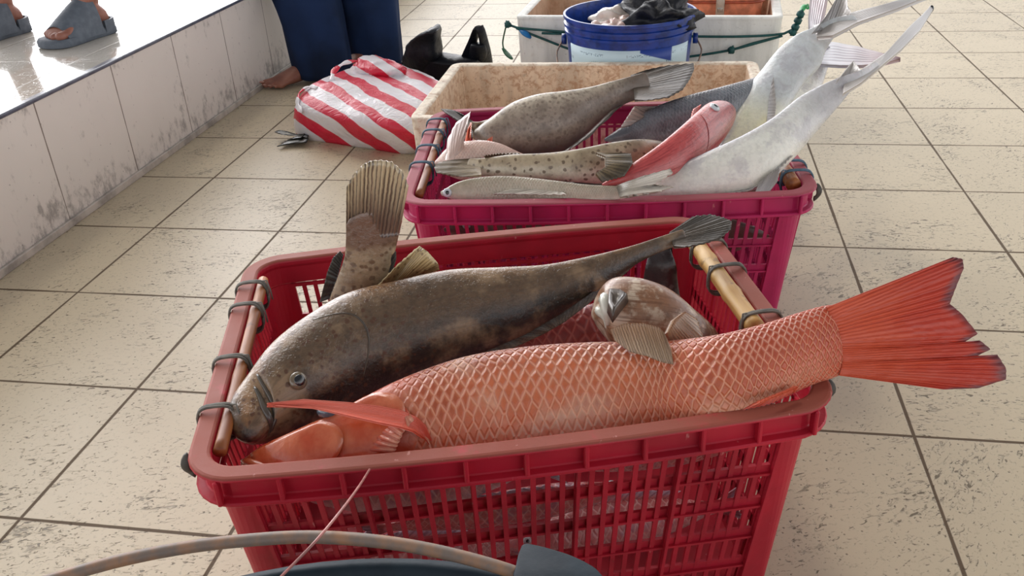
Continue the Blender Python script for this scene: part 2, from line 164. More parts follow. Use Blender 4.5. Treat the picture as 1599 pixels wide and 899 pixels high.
 'striped': [[(-0.1921,0.0121,0.0),(-0.0715,-0.0371,0.0),(0.0525,-0.0786,0.0),(0.1772,-0.1084,0.0),(0.2298,0.0031,0.0),(0.213,0.1557,0.0),(0.0657,0.2735,0.0),(-0.1285,0.3689,-0.0),(-0.2359,0.2821,0.0),(-0.2402,0.1463,0.0)],[(-0.1797,-0.0109,0.042),(-0.053,-0.0718,0.042),(0.0705,-0.1192,0.042),(0.1976,-0.1496,0.042),(0.2631,-0.048,0.042),(0.2351,0.1155,0.042),(0.0819,0.2669,0.042),(-0.1116,0.367,0.042),(-0.2214,0.2781,0.042),(-0.2319,0.1382,0.042)],[(-0.1682,-0.0067,0.096),(-0.0409,-0.0828,0.096),(0.088,-0.1535,0.096),(0.218,-0.1804,0.096),(0.2812,-0.0771,0.096),(0.2441,0.0792,0.096),(0.1003,0.2561,0.096),(-0.0907,0.37,0.096),(-0.187,0.2299,0.096),(-0.203,0.1129,0.096)],[(-0.1483,0.0571,0.135),(-0.0404,-0.0152,0.135),(0.0887,-0.0827,0.135),(0.2027,-0.1196,0.135),(0.2544,-0.0365,0.135),(0.2165,0.0942,0.135),(0.1158,0.2121,0.135),(-0.0233,0.3274,0.135),(-0.0929,0.242,0.135),(-0.1342,0.1337,0.135)],[(-0.0354,0.0305,0.15),(0.0093,0.0061,0.15),(0.0888,-0.0177,0.15),(0.1454,-0.0293,0.15),(0.1687,-0.0175,0.15),(0.147,0.0303,0.15),(0.1061,0.08,0.15),(0.0522,0.1058,0.15),(-0.0001,0.0932,0.15),(-0.0273,0.0616,0.15)]],
 'striped_handle': [[(-0.1226,0.0426,0.132),(-0.1593,0.0549,0.132),(-0.1779,0.0337,0.12),(-0.1706,-0.0026,0.102),(-0.1473,-0.0443,0.09)],[(-0.0888,0.0637,0.144),(-0.0942,0.1031,0.162),(-0.0783,0.1394,0.174),(-0.0512,0.1735,0.174),(-0.0251,0.2056,0.156)]],
 'striped_knot': [[(-0.085,0.2003,0.135),(-0.0052,0.1332,0.135),(0.0839,0.1199,0.135),(0.1001,0.1987,0.135),(0.0279,0.283,0.135),(-0.0672,0.2988,0.135)],[(-0.058,0.1726,0.165),(0.0171,0.1044,0.165),(0.0826,0.1037,0.165),(0.092,0.1568,0.165),(0.0278,0.2273,0.165),(-0.0502,0.2577,0.165)],[(-0.0486,0.1858,0.18),(-0.0024,0.1432,0.18),(0.0433,0.1356,0.18),(0.0407,0.1701,0.18),(-0.0028,0.2063,0.18),(-0.0422,0.2143,0.18)]],
 'black': [[(-0.0251,0.5616,0.0),(0.0798,0.4598,0.0),(0.2067,0.4603,0.0),(0.257,0.5834,0.0),(0.1823,0.7412,0.0),(0.0418,0.802,0.0),(-0.0491,0.744,0.0)],[(-0.0144,0.509,0.066),(0.0866,0.375,0.066),(0.2051,0.3466,0.066),(0.2749,0.4753,0.066),(0.2148,0.6001,0.066),(0.0941,0.6517,0.066),(-0.0206,0.6375,0.066)],[(0.0187,0.4596,0.108),(0.1065,0.3529,0.108),(0.2076,0.3231,0.108),(0.2806,0.3944,0.108),(0.2371,0.4708,0.108),(0.1281,0.5206,0.108),(0.0273,0.523,0.108)],[(0.0683,0.3899,0.126),(0.1442,0.3292,0.126),(0.2111,0.3138,0.126),(0.2673,0.3564,0.126),(0.2321,0.4018,0.126),(0.1618,0.4262,0.126),(0.0874,0.4356,0.126)]],
 'black_ear': [[(-0.0063,0.4758,0.075),(0.0781,0.3717,0.075),(0.1292,0.4146,0.075),(0.1232,0.5202,0.075),(0.0817,0.5684,0.075),(0.0117,0.5859,0.075)],[(0.0249,0.4021,0.135),(0.0822,0.3403,0.135),(0.1346,0.3394,0.135),(0.1448,0.4148,0.135),(0.1048,0.4952,0.135),(0.0475,0.5133,0.135)],[(0.0642,0.3378,0.186),(0.1024,0.3211,0.186),(0.1443,0.3353,0.186),(0.1472,0.415,0.186),(0.1207,0.4491,0.186),(0.0795,0.4175,0.186)],[(0.1475,0.2337,0.24),(0.1647,0.2252,0.24),(0.1781,0.248,0.24),(0.1743,0.3121,0.24),(0.1605,0.3292,0.24),(0.1529,0.2887,0.24)]],
 'black_handle': [[(0.2035,0.4478,0.09),(0.2285,0.4128,0.135),(0.2528,0.3878,0.18),(0.2756,0.3374,0.222),(0.2882,0.3169,0.234),(0.292,0.3304,0.216),(0.2906,0.364,0.174),(0.288,0.3962,0.135),(0.2825,0.4317,0.09)]],
 'black_gather': [[(0.1993,0.4478,0.09),(0.2455,0.4027,0.09),(0.2845,0.4317,0.09),(0.2648,0.4925,0.09),(0.2136,0.5089,0.09)],[(0.2296,0.3975,0.135),(0.2599,0.3667,0.135),(0.2929,0.3809,0.135),(0.2781,0.4271,0.135),(0.2363,0.4437,0.135)],[(0.2515,0.3618,0.171),(0.272,0.3382,0.171),(0.2945,0.3529,0.171),(0.2846,0.3842,0.171),(0.2551,0.393,0.171)]],
 'bagfish': [([(-0.1395,-0.0478,0.018),(-0.1437,-0.0268,0.018),(-0.1595,0.0049,0.018)],[(-0.1969,-0.0187,0.024),(-0.2415,0.0018,0.024),(-0.25,-0.0147,0.024),(-0.2187,-0.0353,0.024),(-0.1734,-0.0447,0.024),(-0.1545,-0.0547,0.024)]),([(-0.1352,-0.0703,0.015),(-0.1395,-0.0393,0.015),(-0.1551,-0.008,0.015)],[(-0.2047,-0.0763,0.009),(-0.2133,-0.0918,0.009),(-0.2026,-0.0348,0.009),(-0.187,0.0029,0.009)])],
 'cord': [[(0.3831,0.2664,0.2517),(0.407,0.2649,0.2428),(0.4791,0.261,0.2358),(0.5525,0.2565,0.2308),(0.7589,0.2445,0.2228),(0.9156,0.2349,0.2202),(1.0345,0.2277,0.2208),(1.137,0.2211,0.2283),(1.1651,0.219,0.242)],[(0.4069,0.2649,0.241),(0.4436,0.2628,0.2267),(0.4803,0.2607,0.2125),(0.5608,0.2562,0.1822),(0.6703,0.2499,0.1505)],[(0.8314,0.2403,0.1559),(0.9011,0.2361,0.1656),(0.9697,0.2319,0.1769),(1.0201,0.2286,0.1879),(1.0859,0.2244,0.2075),(1.1375,0.2211,0.2232)],[(0.4807,0.2607,0.2269),(0.5524,0.2565,0.2254)],[(1.0201,0.2286,0.1879),(1.0612,0.2259,0.2021),(1.1263,0.2217,0.2198)]],
 'cord_knots': [(0.3831,0.2664,0.2517),(1.0068,0.2295,0.1843),(1.1679,0.219,0.247),(1.1628,0.2193,0.2335),(1.1727,0.2184,0.2638),(1.1774,0.2181,0.2804)],
 'cord_tail': [[(0.3579,0.3861,0.225),(0.3474,0.4052,0.198),(0.3381,0.4148,0.165),(0.341,0.4048,0.15)],[(1.203,0.0985,0.18),(1.2076,0.1347,0.15),(1.2052,0.1276,0.135)]],
 'cord_tag': [[(0.339,0.4049,0.15),(0.3494,0.3983,0.138),(0.3714,0.3692,0.126)],[(1.184,0.0986,0.15),(1.1881,0.0922,0.135),(1.2017,0.0858,0.12)]],
 'blue_tag': [(0.4179,0.264,0.2357),(0.4369,0.258,0.2261),(0.4489,0.261,0.2145)],
 'green_leaf': [(1.2011,0.3937,0.246),(1.2189,0.437,0.258),(1.2238,0.4142,0.252)],
 'line': [(0.5892,-1.692,0.303),(0.6025,-1.7505,0.336),(0.6086,-1.805,0.36),(0.6035,-1.8428,0.366),(0.5811,-1.8558,0.345),(0.5687,-1.8558,0.33)],
 'handle': [(0.3569,-1.9034,0.33),(0.3871,-1.886,0.336),(0.4206,-1.872,0.342),(0.4635,-1.8561,0.348),(0.5073,-1.842,0.351),(0.5536,-1.8327,0.354),(0.5904,-1.8259,0.354),(0.6288,-1.824,0.354),(0.6665,-1.823,0.351),(0.7038,-1.8233,0.345),(0.7365,-1.8258,0.339),(0.7567,-1.8245,0.33)],
 'lug': [[(0.7445,-1.8372,0.342),(0.7435,-1.8225,0.342),(0.7441,-1.8088,0.342),(0.7487,-1.802,0.342),(0.7757,-1.8077,0.342),(0.7948,-1.8164,0.342),(0.8035,-1.8243,0.342),(0.8073,-1.8337,0.342),(0.7884,-1.8433,0.342),(0.7624,-1.8464,0.342)],[(0.7419,-1.8267,0.324),(0.7409,-1.8117,0.324),(0.7416,-1.7977,0.324),(0.7464,-1.7907,0.324),(0.7741,-1.7965,0.324),(0.7938,-1.8054,0.324),(0.8027,-1.8135,0.324),(0.8066,-1.8231,0.324),(0.7872,-1.8329,0.324),(0.7604,-1.8361,0.324)]],
 'stripe_n': (0.532,0.4898,0.6907),
 'p1foot': [[(-0.7548,-0.1656,0.309),(-0.7126,0.0499,0.309)],[(-0.9726,-0.1591,0.309),(-0.9592,-0.0159,0.309)]],
 'p1ankle': [(-0.7114,-0.0428,0.33),(-0.9438,-0.0918,0.33)],
 'grouper_eye': (0.1236,1.5053),
 'snapper_eyep': (0.1461,0.0654),
 'red_eye': (0.764,0.9163),
 'silver_eye': (0.0225,1.5053),
 'snapper_pecroot': (0.2921,1.8326),
 'spotted_eye': (0.8315,0.9163),
}

# ------------------------------------------------------------------ mesh helpers
#<<MATH
def catmull(P, n):
    """resample the rows of P at n even parameters along its length"""
    P = np.asarray(P, float)
    d = np.r_[0, np.cumsum(np.maximum(np.linalg.norm(np.diff(P[:, :3], axis=0), axis=1), 1e-6))]
    m = np.empty_like(P)
    for i in range(len(P)):
        a, b = max(i - 1, 0), min(i + 1, len(P) - 1)
        m[i] = (P[b] - P[a]) / (d[b] - d[a])
    out = []
    for t in np.linspace(0, d[-1], n):
        i = min(np.searchsorted(d, t, 'right') - 1, len(P) - 2)
        h = d[i + 1] - d[i]; u = (t - d[i]) / h
        out.append((2*u**3 - 3*u**2 + 1)*P[i] + (u**3 - 2*u**2 + u)*h*m[i] + (-2*u**3 + 3*u**2)*P[i+1] + (u**3 - u**2)*h*m[i+1])
    return np.array(out)

def fish_frames(st, n):
    A = np.array([list(c) + list(u) + [h] for c, u, h in st], float)
    A = catmull(A, n)
    Cc, U, hw = A[:, :3], A[:, 3:6], A[:, 6]
    T = np.gradient(Cc, axis=0); T /= np.linalg.norm(T, axis=1)[:, None]
    N = np.cross(T, U); N /= np.maximum(np.linalg.norm(N, axis=1), 1e-9)[:, None]
    return Cc, U, N, np.maximum(hw, .02), T

def fish_point(f, i, a, off=0):
    Cc, U, N, hw, T = f
    L = np.linalg.norm(U[i])
    s, c = np.sin(a), np.cos(a)
    d = U[i] * c + N[i] * L * hw[i] * s * (abs(s) ** .15)
    nn = U[i] / L * c * hw[i] + N[i] * s
    nn = nn / np.linalg.norm(nn)
    return Cc[i] + d + nn * off, nn
#>>MATH

class MB:
    def __init__(s): s.v = []; s.f = []; s.uv = []; s.uv2 = []; s.mi = []; s.cur = 0
    def face(s, idx, uv=None, uv2=None):
        s.f.append(tuple(idx)); s.mi.append(s.cur)
        s.uv.append(uv or [(0, 0)] * len(idx)); s.uv2.append(uv2 or uv or [(0, 0)] * len(idx))
    def add(s, pts):
        b = len(s.v); s.v += [tuple(float(c) for c in p) for p in pts]; return b
    def hexa(s, P):
        b = s.add(P)
        for q in ((0, 3, 2, 1), (4, 5, 6, 7), (0, 1, 5, 4), (1, 2, 6, 5), (2, 3, 7, 6), (3, 0, 4, 7)):
            s.face([b + k for k in q])
    def box(s, x0, x1, y0, y1, z0, z1):
        s.hexa([(x0, y0, z0), (x1, y0, z0), (x1, y1, z0), (x0, y1, z0), (x0, y0, z1), (x1, y0, z1), (x1, y1, z1), (x0, y1, z1)])
    def rings(s, R, closed=True, cap0=False, cap1=False, loop=False):
        """loft through rings of equal length"""
        n = len(R[0]); b = s.add([p for r in R for p in r]); m = len(R)
        for i in range(m if loop else m - 1):
            j = (i + 1) % m
            for k in range(n if closed else n - 1):
                q = (k + 1) % n
                uv = [(i / m, k / n), (i / m, (k + 1) / n), ((i + 1) / m, (k + 1) / n), ((i + 1) / m, k / n)]
                s.face([b + i*n + k, b + i*n + q, b + j*n + q, b + j*n + k], uv)
        if cap0: s.face([b + k for k in range(n)][::-1])
        if cap1: s.face([b + (m-1)*n + k for k in range(n)])
        return b
    def tube(s, pts, r, n=8, flat=None, caps=True):
        """tube along points; r number or list"""
        P = np.array(pts, float); m = len(P)
        T = np.gradient(P, axis=0); T /= np.maximum(np.linalg.norm(T, axis=1), 1e-9)[:, None]
        ref = np.array([0, 0, 1.]) if abs(T[0][2]) < .9 else np.array([1., 0, 0])
        A = np.cross(T[0], ref); A /= np.linalg.norm(A); R = []
        for i in range(m):
            A = A - T[i] * (A @ T[i]); A /= np.linalg.norm(A); B = np.cross(T[i], A)
            rr = r[i] if hasattr(r, '__len__') else r
            R.append([P[i] + A*rr*math.cos(2*math.pi*k/n) + B*rr*(flat or 1)*math.sin(2*math.pi*k/n) for k in range(n)])
        s.rings(R, cap0=caps, cap1=caps)
    def ball(s, c, r, n=16, m=10, sc=(1, 1, 1), amp=0, fr=1, seed=0):
        R = []
        for i in range(1, m):
            t = math.pi * i / m; ring = []
            for k in range(n):
                d = Vector((math.sin(t)*math.cos(2*math.pi*k/n), math.sin(t)*math.sin(2*math.pi*k/n), math.cos(t)))
                q = r * (1 + amp * mnoise.noise(d * fr + Vector((seed, 0, 0))))
                ring.append((c[0] + d.x*q*sc[0], c[1] + d.y*q*sc[1], c[2] + d.z*q*sc[2]))
            R.append(ring)
        b = s.rings(R[::-1])
        nr = len(R)
        lo = s.add([(c[0], c[1], c[2] - r*sc[2]), (c[0], c[1], c[2] + r*sc[2])])
        for k in range(n):
            q = (k + 1) % n
            s.face([b + q, b + k, lo]); s.face([b + (nr-1)*n + k, b + (nr-1)*n + q, lo + 1])
    def cyl(s, c, r, h, n=24, r2=None):
        r2 = r if r2 is None else r2
        R = [[(c[0] + rr*math.cos(2*math.pi*k/n), c[1] + rr*math.sin(2*math.pi*k/n), z) for k in range(n)] for rr, z in ((r, c[2]), (r2, c[2] + h))]
        s.rings(R, cap0=True, cap1=True)
    def lathe(s, c, prof, n=48, loop=True):
        R = [[(c[0] + r*math.cos(2*math.pi*k/n), c[1] + r*math.sin(2*math.pi*k/n), c[2] + z) for k in range(n)] for r, z in prof]
        s.rings(R, loop=loop)

ORG = {}
def build(name, mb, mat, parent=None, local=False, smooth=True, mods=(), origin=None):
    me = bpy.data.meshes.new(name)
    o = np.zeros(3)
    if parent is not None and not local: o = np.array(ORG[parent.name])
    if origin is not None and parent is None: o = np.array(origin)
    me.from_pydata([tuple(np.array(v) - o) for v in mb.v], [], mb.f)
    for nm, dat in (('uv', mb.uv), ('scl', mb.uv2)):
        L = me.uv_layers.new(name=nm)
        L.data.foreach_set('uv', [c for fc in dat for p in fc for c in p])
    mats = mat if isinstance(mat, (list, tuple)) else [mat]
    for q in mats: me.materials.append(q)
    me.polygons.foreach_set('material_index', mb.mi)
    me.polygons.foreach_set('use_smooth', [smooth] * len(mb.f))
    me.validate(); me.update()
    ob = bpy.data.objects.new(name, me); COL.objects.link(ob)
    if parent is not None: ob.parent = parent; ORG[ob.name] = (0, 0, 0) if local else tuple(o)
    else: ob.location = tuple(o); ORG[ob.name] = tuple(o)
    for kind, kw in mods:
        md = ob.modifiers.new(kind.lower(), kind)
        for k, v in kw.items(): setattr(md, k, v)
    return ob
def thing(name, label, cat, loc=(0, 0, 0), rz=0, group=None):
    o = bpy.data.objects.new(name, None); COL.objects.link(o); o.empty_display_size = .05
    o.location = loc; o.rotation_euler = (0, 0, rz); ORG[o.name] = tuple(loc)
    return tag(o, label, cat, group)
def tag(o, label, cat, group=None):
    o['label'] = label; o['category'] = cat
    if group: o['group'] = group
    return o
def struct(o): o['kind'] = 'structure'; return o
SOLID = lambda t, off=0: ('SOLIDIFY', dict(thickness=t, offset=off))
SUBD = lambda n=1: ('SUBSURF', dict(levels=n, render_levels=n))
BEV = lambda w, n=2: ('BEVEL', dict(width=w, segments=n, limit_method='ANGLE'))

# ------------------------------------------------------------------ materials
def newmat(name):
    m = bpy.data.materials.new(name); m.use_nodes = True
    g = NG(m.node_tree); b = [n for n in g.n if n.type == 'BSDF_PRINCIPLED'][0]
    return m, g, b
def plain(name, c, rough=.5, spec=.5, var=.12, vs=30, coat=0, bump=0, bs=80, c2=None, metal=0, trans=0):
    m, g, b = newmat(name); v = g.coord()
    f = g.noise(v, vs, 4)
    c2 = c2 or tuple(max(0, x * (1 - var * 2)) for x in c)
    g.link(g.mix(g.step(f, .35, .7), srgb(c), srgb(c2)), b.inputs['Base Color'])
    b.inputs['Roughness'].default_value = rough; b.inputs['Specular IOR Level'].default_value = spec
    b.inputs['Coat Weight'].default_value = coat; b.inputs['Coat Roughness'].default_value = .12
    b.inputs['Metallic'].default_value = metal
    b.inputs['Subsurface Weight'].default_value = trans; b.inputs['Subsurface Scale'].default_value = .01
    if bump: g.link(g.bump(g.noise(v, bs, 4), bump, .004), b.inputs['Normal'])
    return m

def floor_mat(name, base, dirt, rough, tile=.3, mark=.75, spec=.4, grout=(82, 62, 40)):
    m, g, b = newmat(name); v = g.coord(); x, y, z = g.sep(v)
    def edge(q):
        d = g.math('ABSOLUTE', g.math('SUBTRACT', g.math('FRACT', g.math('ADD', g.math('DIVIDE', q, tile), .5)), .5))
        return g.math('MULTIPLY', d, tile)
    wob = g.math('MULTIPLY', g.math('SUBTRACT', g.noise(v, 7, 2), .5), .0035)
    e = g.math('MINIMUM', edge(x), edge(y))
    line = g.step(g.math('ADD', e, wob), .0034, .0018)
    cell = g.comb(g.math('FLOOR', g.math('DIVIDE', x, tile)), g.math('FLOOR', g.math('DIVIDE', y, tile)), 0)
    wn = g.n.new('ShaderNodeTexWhiteNoise'); g.link(cell, wn.inputs[0]); rnd = wn.outputs[0]
    # dashes pressed into the tile glaze; each tile is laid with its own turn
    ang = g.math('MULTIPLY', rnd, 1.3)
    ca, sa = g.math('COSINE', ang), g.math('SINE', ang)
    rx = g.math('ADD', g.math('MULTIPLY', x, ca), g.math('MULTIPLY', y, sa))
    ry = g.math('SUBTRACT', g.math('MULTIPLY', y, ca), g.math('MULTIPLY', x, sa))
    rv = g.comb(rx, ry, g.math('MULTIPLY', rnd, 9))
    d1 = g.noise(g.map(rv, (80, 170, 1)), 1, 3, .65, .9)
    d2 = g.noise(rv, 9, 2)
    sp = g.step(g.math('ADD', d1, g.math('MULTIPLY', g.math('SUBTRACT', d2, .5), .28)), .585, .69)
    pit = g.step(g.voro(rv, 70).outputs[0], .15, .05)
    d3 = g.noise(g.map(rv, (30, 78, 1), loc=(5, 2, 0)), 1, 4, .65, 1.2)
    sp = g.math('MAXIMUM', sp, g.math('MULTIPLY', g.step(g.math('ADD', d3, g.math('MULTIPLY', g.math('SUBTRACT', d2, .5), .3)), .6, .72), .7))
    sp = g.math('MAXIMUM', sp, g.math('MULTIPLY', pit, .9))
    tone = g.mix(g.noise(v, 1.7, 3), srgb(base), srgb(tuple(c * .9 for c in base)))
    tone = g.mix(g.math('MULTIPLY', rnd, .18), tone, srgb(tuple(c * .86 for c in base)))
    c = g.mix(g.math('MULTIPLY', sp, mark), tone, srgb(dirt))
    fine = g.step(g.noise(v, 130, 4, .6), .56, .7)
    c = g.mix(g.math('MULTIPLY', fine, .32), c, srgb(dirt))
    c = g.mix(g.math('MULTIPLY', line, .93), c, srgb(grout))
    g.link(c, b.inputs['Base Color'])
    g.link(g.math('ADD', rough, g.math('MULTIPLY', line, .3)), b.inputs['Roughness'])
    b.inputs['Specular IOR Level'].default_value = spec
    h = g.math('SUBTRACT', g.math('MULTIPLY', sp, -.5), line)
    g.link(g.bump(h, .5, .0015), b.inputs['Normal'])
    return m

def fish_mat(name, back, flank, belly, head=None, scales=None, spots=None, blotch=None, rough=.3, coat=.35,
             bumpk=.25, lines=None, edges=(.25, .6), tailc=None, streak=None, scale_t=(.24, .3), mott=.35, tail_t=(.6, .92), wet=.6, darkcore=True, blotch_t=None, spot_t=None):
    m, g, b = newmat(name); v = g.coord(); t, vv, _ = g.sep(g.uv('uv')); s = g.uv('scl')
    d = g.math('ABSOLUTE', g.math('SUBTRACT', 1, g.math('MULTIPLY', vv, 2)))
    nz = g.math('MULTIPLY', g.math('SUBTRACT', g.noise(v, 22, 4), .5), .3)
    dn = g.math('ADD', d, nz)
    c = g.ramp(dn, [(0, belly), (edges[0], belly), ((edges[0] + edges[1]) / 2, flank), (edges[1] + .1, flank), (min(edges[1] + .35, 1), back)])
    if tailc: c = g.mix(g.step(g.math('ADD', t, g.math('MULTIPLY', nz, .5)), *tail_t), c, srgb(tailc))
    mo = g.math('ADD', g.math('MULTIPLY', g.step(g.noise(v, 75, 4, .65), .42, .68), .6), g.math('MULTIPLY', g.step(g.noise(v, 210, 3), .45, .65), .4))
    c = g.mix(g.math('MULTIPLY', mo, mott), c, srgb(tuple(q * .55 for q in flank)))
    bh = g.math('MULTIPLY', g.noise(v, 140, 3), .3)
    if blotch:
        bc, bs, lo, hi, amt = blotch
        bl = g.math('MULTIPLY', g.step(g.noise(v, bs, 5, .6), lo, hi), amt)
        if blotch_t: bl = g.math('MULTIPLY', bl, g.step(t, *blotch_t))
        c = g.mix(bl, c, srgb(bc))
    if streak:
        bc, amt = streak
        q = g.noise(g.map(s, (1.2, 60, 1)), 1, 4, .6, .3)
        c = g.mix(g.math('MULTIPLY', g.step(q, .45, .65), amt), c, srgb(bc))
    if scales:
        nu, nv, ec, amt, centre, camt = scales
        su, sv, _ = g.sep(s)
        U = g.math('MULTIPLY', su, nu); V = g.math('MULTIPLY', sv, nv)
        wv = g.comb(g.math('ADD', U, V), g.math('SUBTRACT', U, V), 0)
        wv = g.vmath('ADD', wv, g.vmath('MULTIPLY', g.comb(g.noise(v, 30, 1), g.noise(g.map(v, loc=(3, 1, 2)), 30, 1), 0), (.6, .6, 0)))
        ed = g.voro(wv, .5, .32, 'DISTANCE_TO_EDGE', '2D').outputs[0]
        f1 = g.voro(wv, .5, .32, 'F1', '2D').outputs[0]
        mask = g.math('MULTIPLY', g.step(g.math('ADD', t, g.math('MULTIPLY', g.math('SUBTRACT', d, .5), .05)), *scale_t), g.step(g.math('ADD', t, g.math('MULTIPLY', nz, .15)), .98, .90))
        net = g.math('MULTIPLY', g.step(ed, .14, .03), mask)
        core = g.math('MULTIPLY', g.math('MULTIPLY', g.step(ed, .12, .34), mask), g.step(g.noise(v, 14, 3), .3, .62))
        if darkcore: core = g.math('MULTIPLY', core, g.step(dn, .3, .62))
        c = g.mix(g.math('MULTIPLY', core, camt), c, srgb(centre))
        c = g.mix(g.math('MULTIPLY', net, amt), c, srgb(ec))
        bh = g.math('ADD', bh, g.math('MULTIPLY', g.step(ed, 0, .25), g.math('MULTIPLY', mask, .9)))
    if head:
        hc, ht = head
        c = g.mix(g.step(g.math('ADD', t, g.math('MULTIPLY', nz, .3)), ht + .03, ht - .03), c, srgb(hc))
    if spots:
        sc_, size, col, amt = spots
        sv_ = g.voro(g.vmath('ADD', v, g.vmath('MULTIPLY', g.comb(g.noise(v, 60, 2), g.noise(v, 75, 2), 0), (.012, .012, 0))), sc_, .85)
        sm = g.math('MULTIPLY', g.step(sv_.outputs[0], size, size * .55), amt)
        if spot_t: sm = g.math('MULTIPLY', sm, g.math('ADD', .25, g.math('MULTIPLY', g.step(t, *spot_t), .75)))
        c = g.mix(sm, c, srgb(col))
    g.link(c, b.inputs['Base Color'])
    g.link(g.math('ADD', rough - .08, g.math('MULTIPLY', g.noise(v, 45, 3), .2)), b.inputs['Roughness'])
    b.inputs['Coat Weight'].default_value = coat; b.inputs['Coat Roughness'].default_value = .08
    b.inputs['Subsurface Weight'].default_value = .04; b.inputs['Subsurface Scale'].default_value = .006
    bn = g.bump(bh, bumpk, .004)
    g.link(bn, b.inputs['Normal'])
    cn = g.bump(g.noise(v, 95, 3, .7), wet, .004, bn)
    g.link(cn, b.inputs['Coat Normal'])
    return m

def fin_mat(name, base, tip, ray, rays=40, amt=.5, rough=.35, coat=.3, spots=None, edge=None):
    m, g, b = newmat(name); v = g.coord(); t, vv, _ = g.sep(g.uv('uv'))
    w = g.math('SINE', g.math('MULTIPLY', g.math('ADD', vv, g.math('MULTIPLY', g.math('SUBTRACT', g.noise(g.comb(vv, t, 0), 9, 2), .5), .03)), rays * 2 * math.pi))
    fz = g.noise(g.comb(g.math('MULTIPLY', vv, rays * 1.0), g.math('MULTIPLY', t, 2.5), 0), 1, 3)
    c = g.mix(g.step(g.math('ADD', t, g.math('MULTIPLY', g.math('SUBTRACT', fz, .5), .5)), .15, .9), srgb(base), srgb(tip))
    r = g.math('MULTIPLY', g.step(g.math('ADD', g.math('MULTIPLY', w, .35), fz), .45, .85), amt)
    c = g.mix(r, c, srgb(ray))
    if edge: c = g.mix(g.step(g.math('ADD', t, g.math('MULTIPLY', g.math('SUBTRACT', fz, .5), .2)), .88, 1.0), c, srgb(edge))
    if spots:
        sc_, size, col, am = spots
        c = g.mix(g.math('MULTIPLY', g.step(g.voro(v, sc_, .9).outputs[0], size, size * .5), am), c, srgb(col))
    g.link(c, b.inputs['Base Color'])
    b.inputs['Roughness'].default_value = rough; b.inputs['Coat Weight'].default_value = coat; b.inputs['Coat Roughness'].default_value = .1
    g.link(g.bump(g.math('ADD', w, g.math('MULTIPLY', fz, 2)), .35, .0012), b.inputs['Normal'])
    return m

def crate_mat(name, c, worn, H):
    m, g, b = newmat(name); v = g.coord(); z = g.sep(v)[2]
    base = g.mix(g.step(g.noise(v, 9, 3), .35, .75), srgb(c), srgb(tuple(q * .82 for q in c)))
    # scuffed, sun-bleached top lip with scraped patches
    top = g.step(z, H - .0035, H - .0012)
    wr = g.math('MULTIPLY', top, g.step(g.math('ADD', g.noise(v, 18, 5, .65), .18), .42, .6))
    col = g.mix(g.math('MULTIPLY', wr, .85), base, srgb(worn))
    scr = g.step(g.noise(g.map(v, (1, 1, .35)), 120, 3, .6), .7, .76)
    col = g.mix(g.math('MULTIPLY', scr, .35), col, srgb((225, 170, 165)))
    grime = g.step(g.noise(v, 35, 5, .7), .62, .8)
    col = g.mix(g.math('MULTIPLY', grime, .35), col, srgb((70, 30, 30)))
    g.link(col, b.inputs['Base Color'])
    g.link(g.math('ADD', g.math('ADD', .3, g.math('MULTIPLY', wr, .2)), g.math('MULTIPLY', g.noise(v, 25, 3), .25)), b.inputs['Roughness'])
    b.inputs['Specular IOR Level'].default_value = .35
    b.inputs['Subsurface Weight'].default_value = .06; b.inputs['Subsurface Scale'].default_value = .01
    g.link(g.bump(g.noise(v, 90, 4), .12, .003), b.inputs['Normal'])
    return m

def foam_mat(name, c, stain, amt=.7, sc=26, lo=.45, hi=.68):
    m, g, b = newmat(name); v = g.coord()
    n1 = g.noise(v, sc, 6, .7, .5); n2 = g.noise(g.map(v, (1, 1, .25)), 18, 4, .6); bead = g.voro(v, 170)
    base = g.mix(g.step(n2, .4, .75), srgb(c), srgb(tuple(q * .86 for q in c)))
    col = g.mix(g.math('MULTIPLY', g.step(n1, lo, hi), amt), base, srgb(stain))
    sp = g.step(g.noise(v, 95, 3), .62, .72)
    col = g.mix(g.math('MULTIPLY', sp, .5 * amt), col, srgb(tuple(q * .45 for q in stain)))
    g.link(col, b.inputs['Base Color']); b.inputs['Roughness'].default_value = .6
    b.inputs['Specular IOR Level'].default_value = .3
    g.link(g.bump(bead.outputs[0], .12, .002), b.inputs['Normal'])
    return m

def riser_mat(name):
    m, g, b = newmat(name); v = g.coord(); x, y, z = g.sep(v)
    d = g.math('MULTIPLY', g.math('ABSOLUTE', g.math('SUBTRACT', g.math('FRACT', g.math('ADD', g.math('DIVIDE', y, .3), .5)), .5)), .3)
    wob = g.math('MULTIPLY', g.math('SUBTRACT', g.noise(v, 14, 2), .5), .003)
    line = g.step(g.math('ADD', d, wob), .0024, .0012)
    base = g.mix(g.noise(v, 4, 3), srgb((226, 219, 211)), srgb((208, 201, 194)))
    # mould and splashes gather along the foot of the riser
    low = g.step(z, .15, .0); sm = g.noise(g.map(v, (1, 1, .6)), 42, 6, .7); big = g.noise(v, 11, 3)
    f = g.math('ADD', sm, g.math('MULTIPLY', low, .2))
    f = g.math('ADD', f, g.math('MULTIPLY', g.math('SUBTRACT', big, .5), .5))
    hi = g.step(z, .22, .29)
    f = g.math('ADD', f, g.math('MULTIPLY', hi, .08))
    stain = g.step(f, .60, .84)
    c = g.mix(g.math('MULTIPLY', stain, .58), base, srgb((88, 82, 78)))
    c = g.mix(g.math('MULTIPLY', g.step(g.voro(v, 38).outputs[0], .09, .04), .5), c, srgb((95, 85, 80)))
    c = g.mix(g.math('MULTIPLY', line, .85), c, srgb((92, 76, 60)))
    g.link(c, b.inputs['Base Color']); b.inputs['Roughness'].default_value = .35
    return m

